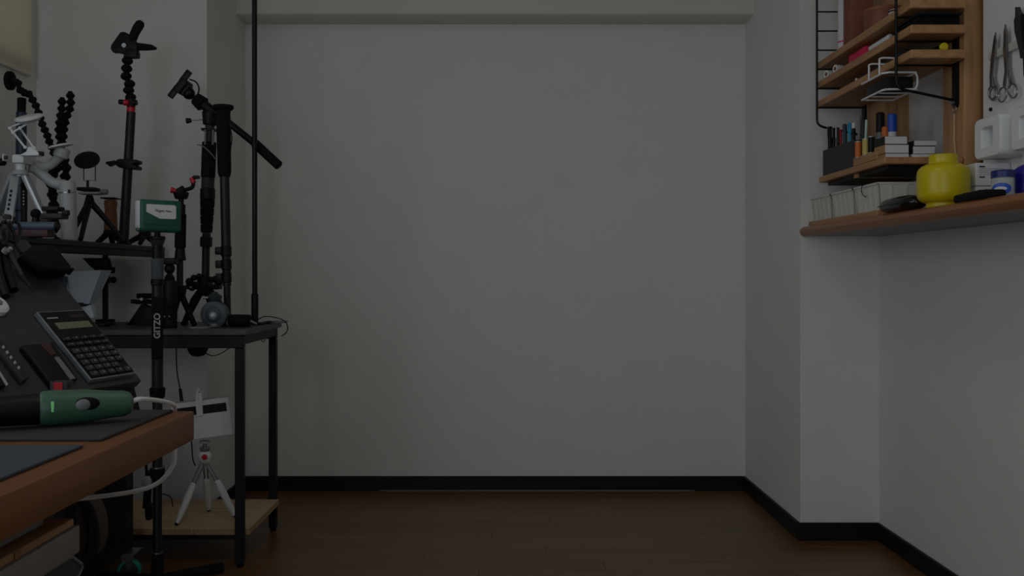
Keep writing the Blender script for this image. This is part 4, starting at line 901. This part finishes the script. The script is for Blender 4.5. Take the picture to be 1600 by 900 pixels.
# white mini tripod and white box
Y = 2.82
mt = thing('mini_tripod', 'white mini tripod with a red button on the chipboard shelf', 'tripod', P(322, 808, Y)); hub = P(320, 714, Y)
MB().sph(hub, .021, (1, 1, 1.05), 18).build('ball_housing', m_white, mt)
c = P(320, 714, Y-.019); MB().cyl(c+V((0, .002, 0)), c-V((0, .006, 0)), .0085, bev=.002, n=18).build('red_button', m_red, mt)
MB().cyl(hub+V((0, 0, .016)), hub+V((0, 0, .03)), .013, .016, bev=.002).build('neck', m_grey, mt); MB().cyl(hub+V((0, 0, .03)), hub+V((0, 0, .046)), .006).build('screw', m_steel, mt)
MB().cyl(hub+V((0, 0, .044)), hub+V((0, 0, .050)), .016).build('mount_disc', m_ltgrey, mt)
for (ex, ey, ez) in ((276, 820, 2.74), (326, 799, 2.90), (367, 809, 2.83)):
    f = P(ex, ey, ez); f.z = .108+.006
    a = hub+(f-hub).normalized()*.018; mid = a+(f-a)*.36
    for k in (-1, 1): MB().cyl(a+V((.006*k, 0, -.004)), mid+V((.0055*k, 0, 0)), .0026, n=8).build('leg_rod', m_steel, mt)
    d = (f-mid).normalized(); L = (f-mid).length
    lg = MB().lathe([(-.004, .006), (.0, .0095), (L*.3, .0115), (L*.7, .010), (L-.004, .006), (L, .004)], mid, d, 14).build('leg', m_white, mt)
    MB().sph(f, .0058, n=8).build('foot', m_rubber, lg)
wbx = thing('white_box', 'white square box with a black slot on the mini tripod', 'box', P(320, 690, Y))
rot = M.Rotation(math.radians(6), 3, 'Z') @ M.Rotation(math.radians(-6.5), 3, 'Y')
cc = P(318, 655, Y); hh = cc
BW, BH, BD = .172, .116, .05
lowz = hub.z+.050
cc.z = max(cc.z, lowz+BH/2+.011)
MB().box(cc, (BW, BD, BH), rot, .002, 1).build('body', m_card, wbx)
MB().box(cc+rot @ V((.0, -BD/2-.0005, BH/2-.028)), (BW*.9, .002, .026), rot).build('slot', m_black, wbx)
tgx = thing('white_tag', 'thin white tag sticking up from the white box slot', 'tag', cc+V((0, 0, .05)))
MB().prism([cc+rot @ V(p) for p in ((-.012, -BD/2-.004, .012), (.006, -BD/2-.004, .012), (.010, -BD/2-.004, .075), (.004, -BD/2-.004, .098), (-.004, -BD/2-.004, .092), (-.012, -BD/2-.004, .06))], (0, .002, 0)).build('card', m_white, tgx)
MB().sph(cc+rot @ V((.003, -BD/2-.0045, .085)), .0025, n=8).build('eyelet', m_grey, tgx)

# black trolley with a teal caster
tr = thing('black_trolley', 'black box trolley on teal castor wheels under the raised shelf', 'trolley', (-1.2, 2.42, 0))
MB().rb((-1.42, 2.14, .085), (-1.055, 2.60, .40), .008).build('body', m_black, tr)
MB().rb((-1.43, 2.13, .36), (-1.045, 2.61, .405), .006).build('lid', m_rubber, tr)
MB().rb((-1.057, 2.2, .12), (-1.051, 2.54, .34), .003).build('side_panel', m_rubber, tr)
for cxx, cyy in ((-1.06, 2.57), (-1.06, 2.18), (-1.39, 2.57), (-1.39, 2.18)):
    MB().rng((cxx-.04, cyy-.03, .080), (cxx+.03, cyy+.03, .085)).build('castor_plate', m_steel, tr)
    MB().prism([V((cxx-.02, cyy-.012, .08)), V((cxx+.02, cyy-.012, .08)), V((cxx+.012, cyy-.012, .028)), V((cxx-.002, cyy-.012, .028))], (0, .002, 0)).build('castor_fork', m_steel, tr)
    wh = MB().lathe([(-.010, .026), (-.009, .031), (.009, .031), (.010, .026)], (cxx+.004, cyy, .031), (.25, -1, 0), 24).build('castor_wheel', m_teal, tr)
    MB().lathe([(-.0108, .024), (.0108, .024)], (cxx+.004, cyy, .031), (.25, -1, 0), 20).build('wheel_disc', m_dkgrey, wh)
    MB().lathe([(-.013, .006), (.013, .006)], (cxx+.004, cyy, .031), (.25, -1, 0), 12).build('axle', m_steel, wh)
st = thing('black_strap', 'black buckled strap hanging beside the floor monopod', 'strap', P(233, 812, 2.64)); Y = 2.64
MB().box(P(231, 765, Y), (.022, .010, .11), M.Rotation(.08, 3, 'Y'), .003).build('webbing', m_rubber, st)
MB().box(P(229, 752, Y-.008), (.026, .008, .03), None, .002).build('buckle', m_ltgrey, st)
MB().cyl(P(232, 785, Y), P(233, 812, Y), .011, .010, bev=.003).build('toggle', m_rubber, st)
MB().tube([P(230, 745, Y), V((P(222, 680, Y).x, Y-.0, .42)), V((-1.05, 2.6, .40))], .004, 6).build('loop', m_rubber, st)

#---DESK---
# ------------------------------------------------------------------ wooden desk in the foreground
DX, DY, DZ = -.436, 1.283, .67
dk = thing('wooden_desk', 'thick orange brown wooden desk in the foreground', 'desk', (-.8, .75, 0))
MB().rb((-1.2, .2, DZ-.041), (DX, DY, DZ), .003, 2).build('desk_top', m_desk, dk)
for lx, ly in ((-1.15, .25), (-1.15, 1.2), (-.55, .25)): MB().rb((lx, ly, 0), (lx+.05, ly+.05, DZ-.0415), .003).build('leg', m_black, dk)
MB().rng((-1.15, .3, DZ-.09), (-1.10, 1.2, DZ-.0415)).build('rail', m_black, dk)
tag(MB().rb((-1.0, 1.048, DZ), (-.462, 1.272, DZ+.0035), .001, 1).build('desk_mat', m_mat), 'dark charcoal desk mat at the far end of the wooden desk', 'mat')
tag(MB().rb((-1.0, .55, DZ), (-.466, 1.010, DZ+.0035), .001, 1).build('desk_mat', m_matb), 'blue grey desk mat at the near end of the wooden desk', 'mat')
# glue pen
gp = thing('glue_pen', 'green and black glue pen lying on the charcoal mat', 'glue pen', (-.54, 1.13, DZ+.0035))
zc = DZ+.0035+.0215
p1, p0 = V((-.4835, 1.178, zc+.001)), V((-.66, 1.085, zc)); d = (p1-p0).normalized(); L = (p1-p0).length
pm_ = lambda px: p0+d*(L*px)
MB().lathe([(0, .012), (.006, .017), (L*.52, .0195), (L*.53, .0185)], p0-d*.0, d, 28, 1, 1.0).build('front_body', m_black, gp)
Lg = L*.5
MB().lathe([(-.004, .0190), (.0, .0215), (.012, .0222), (.05, .0205), (.075, .0175), (.092, .0165), (.1, .0135), (.1035, .008)], pm_(.5), d, 32).build('green_grip', m_gpen, gp)
side = V((d.y, -d.x, 0))
c = pm_(.5)+d*.048+side*.0175+V((0, 0, .004)); rotp = M((d, V((0, 0, 1)).cross(d), V((0, 0, 1)))).transposed()
MB().sph(c, .0125, (1.25, .35, .72), 18, rotp).build('trigger_recess', m_rubber, gp); MB().sph(c-d*.004+side*.003, .0085, (1, .4, .85), 16, rotp).build('trigger', m_grey, gp)
m_led = bpy.data.materials.new('green_led'); m_led.use_nodes = True; bs = m_led.node_tree.nodes['Principled BSDF']
bs.inputs['Base Color'].default_value = (.25, .8, .3, 1); bs.inputs['Emission Color'].default_value = (.35, 1, .3, 1); bs.inputs['Emission Strength'].default_value = .15
c = pm_(.5)+d*.010+side*.0208+V((0, 0, .004))
MB().box(c, (.0035, .003, .013), rotp, .001).build('status_light', m_led, gp)
tag(MB().tube(spline([p1+d*.001, p1+d*.014+V((0, 0, .004)), V((-.462, 1.26, DZ+.014)), V((-.468, 1.295, DZ-.004)), V((-.47, 1.30, DZ-.06)), V((-.475, 1.30, .585)), V((-.505, 1.29, .56)), V((-.58, 1.265, .552)), V((-.66, 1.24, .55))], 8), .0032, 8).build('white_cable', m_white), 'white charging cable trailing from the glue pen over the desk edge', 'cable')
rk = thing('red_striped_holder', 'small black holder with a red stripe behind the glue pen', 'holder', (-.607, 1.24, DZ+.0035))
c = P(95, 618, 1.235)
MB().rb((c.x-.012, 1.228, DZ+.0035), (c.x+.012, 1.248, .7175), .002).build('body', m_dkgrey, rk); MB().rng((c.x-.006, 1.2268, DZ+.02), (c.x+.006, 1.2285, .7165)).build('red_stripe', m_red, rk)
# under-desk tray and boxes
ut = thing('under_desk_rack', 'pine and white drawer tray slung under the wooden desk', 'drawer', (-.75, .7, .54))
MB().rb((-1.05, .25, .5705), (-.500, 1.06, .579), .001, 1).build('pine_lip', m_shelfwood, ut)
MB().rb((-1.05, .25, .538), (-.496, 1.067, .570), .002).build('white_drawer', m_drawer_shade, ut)
for yy in (.3, 1.0): MB().rng((-1.04, yy, .579), (-1.0, yy+.02, DZ-.041)).build('hanger', m_black, ut); MB().rng((-.56, yy, .579), (-.53, yy+.02, DZ-.041)).build('hanger', m_black, ut)
for yy in (.93,): MB().rng((-.5, yy, .571), (-.4985, yy+.012, .5785)).build('drawer_tab', m_counter, ut)
MB().rb((-.52, .5, .583), (-.515, 1.02, .60), .001).build('silver_rail', m_leaf, ut)
gx = thing('grey_crate', 'dark grey plastic crate with a pale rounded rim under the drawer tray', 'crate', (-.75, .75, .46))
b = MB(); 
crt = [V((-.505, 1.062, .536)), V((-.505, 1.090, .517)), V((-.505, 1.087, .509)), V((-.505, 1.0, .455)), V((-.505, .45, .43)), V((-.505, .45, .536))]
MB().prism(crt, (-.5, 0, 0), .003).build('body', m_slate, gx)
MB().tube([V((-.504, .45, .5345)), V((-.504, 1.055, .5345)), V((-.504, 1.066, .532)), V((-.504, 1.088, .517)), V((-.504, 1.0895, .5135)), V((-.504, 1.086, .510)), V((-.504, 1.0, .457))], .0018, 6).build('rim', m_rim, gx)
for yy in (.5, .95): MB().rng((-1.0, yy, .5355), (-.97, yy+.02, .5375)).build('slider', m_black, gx)
# brown rounded bag beyond the drawer
bgx = thing('brown_bag', 'brown rounded bag with black trim hanging behind the desk drawer', 'bag', P(135, 875, 1.53)); Y = 1.53
sh = [(116, 782), (130, 780), (140, 790), (147, 806), (151, 826), (151, 848), (146, 866), (138, 876), (126, 878), (116, 870)]
MB().prism(T(sh, Y), (0, .05, 0), .006).build('body', m_dkbrown, bgx)
MB().tube(spline(T([(130, 780), (140, 790), (147, 806), (151, 826), (151, 848), (146, 866), (138, 876)], Y-.002), 5), .005, 8).build('trim', m_black, bgx)
MB().tube(spline(T([(122, 786), (132, 798), (137, 825), (136, 852), (130, 872)], Y-.003), 5), .0025, 6).build('piping', m_rubber, bgx)
MB().tube([P(130, 782, Y+.006), V((P(130, 780, Y).x, Y+.002, .630)), V((P(130, 780, Y).x, Y-.004, .6365)), V((P(130, 780, Y).x-.01, Y-.04, .6365)), V((P(130, 780, Y).x-.03, Y-.09, .6365))], .004, 6).build('strap', m_black, bgx)
# ------------------------------------------------------------------ side table and sloped tool board
O = V((-.6234, 1.38, .7008)); U = V((.2867, .958, 0)); W_ = V((-.6774, .2027, .7071)); N = U.cross(W_).normalized(); RP = M((U, W_, N)).transposed()
def B(u, v, h=0): return O+U*u+W_*v+N*h
def onb(px, py, h=0):
    r = P(px, py, 1.)-V((0, 0, CH)); p0_ = O+N*h; k = (p0_-V((0, 0, CH))).dot(N)/r.dot(N); p = V((0, 0, CH))+r*k; q = p-p0_; return q.dot(U), q.dot(W_)
def slab(pixs, h0, h1, bev=0.):
    b = MB(); return b.prism([B(*onb(a, b_, h1), h0) for a, b_ in pixs], N*(h1-h0), bev)
stb = thing('side_table', 'black side table behind the desk holding the sloped tool board', 'table', (-.9, 1.6, 0))
MB().rb((-1.15, 1.295, .61), (-.60, 1.52, .632), .002).build('table_top', m_black, stb)
for lx, ly in ((-1.12, 1.33), (-1.12, 1.47), (-.72, 1.31), (-.78, 1.47)): MB().rb((lx, ly, 0), (lx+.03, ly+.03, .6095), .002).build('leg', m_black, stb)
sbd = thing('sloped_board', 'sloped dark slate tool board leaning over the side table', 'board', (-.7, 1.4, .632))
MB().box(B(-.09, .1475, -.008), (.38, .325, .016), RP, .003).build('board', m_slate, sbd)
bl = [B(-.02, -.015, -.0165), B(.1, -.015, -.0165), B(.1, .205, -.0165), B(-.02, .205, -.0165)]
for u_ in (-.02, .085):
    q0, q1 = B(u_, -.005, -.017), B(u_, .2, -.017)
    MB().prism([q0, q1, V((q1.x, q1.y, .633)), V((q0.x, q0.y, .633))], U*.012).build('support', m_black, sbd)
MB().prism([B(-.06, -.012, -.017), B(.098, -.012, -.017), V((B(.098, -.012).x, B(.098, -.012).y+.005, .633)), V((B(-.06, -.012).x, B(-.06, -.012).y+.005, .633))], (-.006, 0, 0)).build('skirt', m_black, sbd)
# calculator
cw, chh = .096, .146; MB_ = MB
cq = [onb(144, 595, .009), onb(57, 487, .009), onb(131, 483, .009), onb(211, 581, .009)]
cal = thing('calculator', 'black calculator with a silver rim on the sloped board', 'calculator', B(*cq[0]))
u0 = (cq[0][0]+cq[1][0])/2; u1 = (cq[2][0]+cq[3][0])/2; v0 = (cq[0][1]+cq[3][1])/2; v1 = (cq[1][1]+cq[2][1])/2
cu, cv = (u0+u1)/2, (v0+v1)/2; cw, chh = u1-u0, v1-v0
MB().box(B(cu, cv, .0045), (cw, chh, .0085), RP, .001, 1).build('rim', m_leaf, cal)
MB().box(B(cu, cv, .0049), (cw*.965, chh*.975, .0092), RP, .001, 1).build('face', m_black, cal)
MB().box(B(cu+cw*.02, cv+chh*.27, .0097), (cw*.72, chh*.095, .0006), RP).build('display', m_lcd, cal)
MB().box(B(cu+cw*.22, cv+chh*.40, .0097), (cw*.3, chh*.05, .0005), RP).build('solar_cell', mat('solar_cell', (44, 34, 34), .3), cal)
MB().box(B(cu-cw*.3, cv+chh*.39, .0097), (cw*.22, chh*.018, .0004), RP).build('print', m_ltgrey, cal)
kw, kh = cw*.15, chh*.068
for r_ in range(7):
    for k in range(5):
        if r_ in (5,) and k == 4: continue
        uu = u0+cw*(.13+.185*k); vv = v0+chh*(.065+.082*(6-r_)+(.012 if r_ < 2 else 0))
        h_ = kh*(.62 if r_ < 2 else 1)
        MB().box(B(uu, vv, .0110), (kw, h_, .004), RP, .0012, 1).build('key', m_key if r_ > 0 else m_dkgrey, cal)
        MB().box(B(uu, vv, .0132), (kw*.22, h_*.35, .0004), RP).build('key_mark', m_grey, cal)
# other tools lying on the board
def lying(name, label, cat, pix, h, m_, bev=.002):
    t = thing(name, label, cat, B(*onb(*pix[0], h))); slab(pix, .0005, h, bev).build('body', m_, t); return t
t = lying('tool_wallet', 'flat black wallet with a grey strip beside the calculator', 'wallet', [(34, 539), (83, 534), (122, 592), (84, 603)], .010, m_black)
slab([(85, 558), (92, 557), (118, 591), (110, 593)], .0100, .0108).build('grey_strip', m_grey, t); slab([(62, 537), (77, 535), (88, 553), (80, 555)], .0100, .0106).build('maroon_patch', mat('maroon', (70, 40, 42), .6), t)
t = lying('remote_control', 'dark narrow remote with white marks on the sloped board', 'remote', [(-12, 530), (-2, 524), (47, 588), (36, 595)], .010, m_dkgrey)
for k in range(5):
    a, b_ = 3+6*k, 541+8*k; slab([(a, b_), (a+3, b_-2), (a+5, b_+2), (a+2, b_+4)], .0100, .0108).build('mark', m_ltgrey, t)
t = lying('silver_edged_phone', 'black device with a pale edge at the lower corner of the sloped board', 'device', [(-30, 560), (-4, 578), (12, 601), (-30, 610)], .009, m_black)
slab([(-6, 576), (-3, 575), (13, 600), (10, 603)], .0091, .0098).build('pale_edge', m_ltgrey, t)
t = thing('white_dial', 'white round dial on the sloped board', 'dial', B(*onb(-2, 472)))
q = B(*onb(-2, 472, .012), .0005); MB().lathe([(0, .018), (.008, .018), (.011, .014)], q, N, 24).build('body', m_white, t); MB().lathe([(.0108, .006), (.0135, .005)], q, N, 14).build('hub', m_grey, t)
t = thing('scriber', 'long thin grey scriber lying across the sloped board', 'scriber', B(*onb(52, 456)))
MB().tube([B(*onb(14, 392, .021), .021), B(*onb(36, 429, .021), .019), B(*onb(52, 457, .006), .006)], [.0034, .0030, .0012], 10).build('shaft', m_dkgrey, t)
MB().lathe([(-.003, .0055), (.003, .0055)], B(*onb(9, 392, .022), .022), N, 14).build('ring', m_grey, t)
t = thing('pliers', 'black handled pliers hanging at the top of the sloped board', 'pliers', B(*onb(20, 456)))
for pp in ([(2, 368), (6, 400), (12, 430), (21, 455)], [(-8, 380), (-6, 410), (0, 440), (8, 465)]):
    MB().tube(spline([B(*onb(a, b_, .008), .010) for a, b_ in pp], 4), .0065, 8).build('handle', m_black, t)
slab([(-10, 340), (2, 336), (14, 352), (10, 372), (-8, 376)], .002, .014, .002).build('head', m_steel, t)
t = thing('wire_hooks', 'bundle of dark wire hooks at the top of the sloped board', 'hooks', B(*onb(28, 372)))
for pp in ([(16, 352), (22, 346), (30, 352), (31, 366), (24, 378), (12, 374)], [(0, 352), (8, 346), (14, 358), (12, 374), (4, 384)], [(14, 346), (20, 360), (26, 384), (34, 396)]):
    MB().tube(spline([B(*onb(a, b_, .022), .022) for a, b_ in pp], 5), .0028, 8).build('hook', m_blackm, t)
for a, b_ in ((3, 350), (14, 347), (16, 389)): MB().sph(B(*onb(a, b_, .016), .016), .004, n=8).build('stud', m_ltgrey, t)
# pouch on the board top
pc_ = thing('black_pouch', 'black rounded zip pouch perched on the top of the sloped board', 'pouch', B(*onb(70, 430)))
Yp = 1.52
slab([(36, 393), (50, 383), (80, 381), (88, 385), (113, 416), (109, 421), (74, 420), (60, 410)], .0005, .024, .004).build('body', m_black, pc_)
slab([(36, 393), (50, 383), (80, 381), (88, 385), (113, 416), (109, 421), (74, 420), (60, 410)], .026, .040, .005).build('lid', m_rubber, pc_)
MB().tube(spline([B(*onb(a_, b_, .025), .025) for a_, b_ in ((40, 398), (60, 412), (74, 422), (108, 423))], 4), .0018, 6).build('zip', m_dkgrey, pc_)
MB().box(B(*onb(110, 424, .026), .026), (.006, .004, .014), RP, .001).build('zip_pull', m_black, pc_)
t = thing('blue_clip', 'small blue grey clip beside the black pouch', 'clip', P(38, 404, Yp-.04))
MB().prism(T([(32, 400), (40, 391), (46, 386), (47, 392), (40, 403)], Yp-.05), (0, .015, 0), .002).build('body', m_navy, t); MB().prism(T([(33, 401), (38, 396), (39, 400)], Yp-.053), (0, .003, 0)).build('metal_chip', m_leaf, t)  # small metal-grey triangle on the clip body
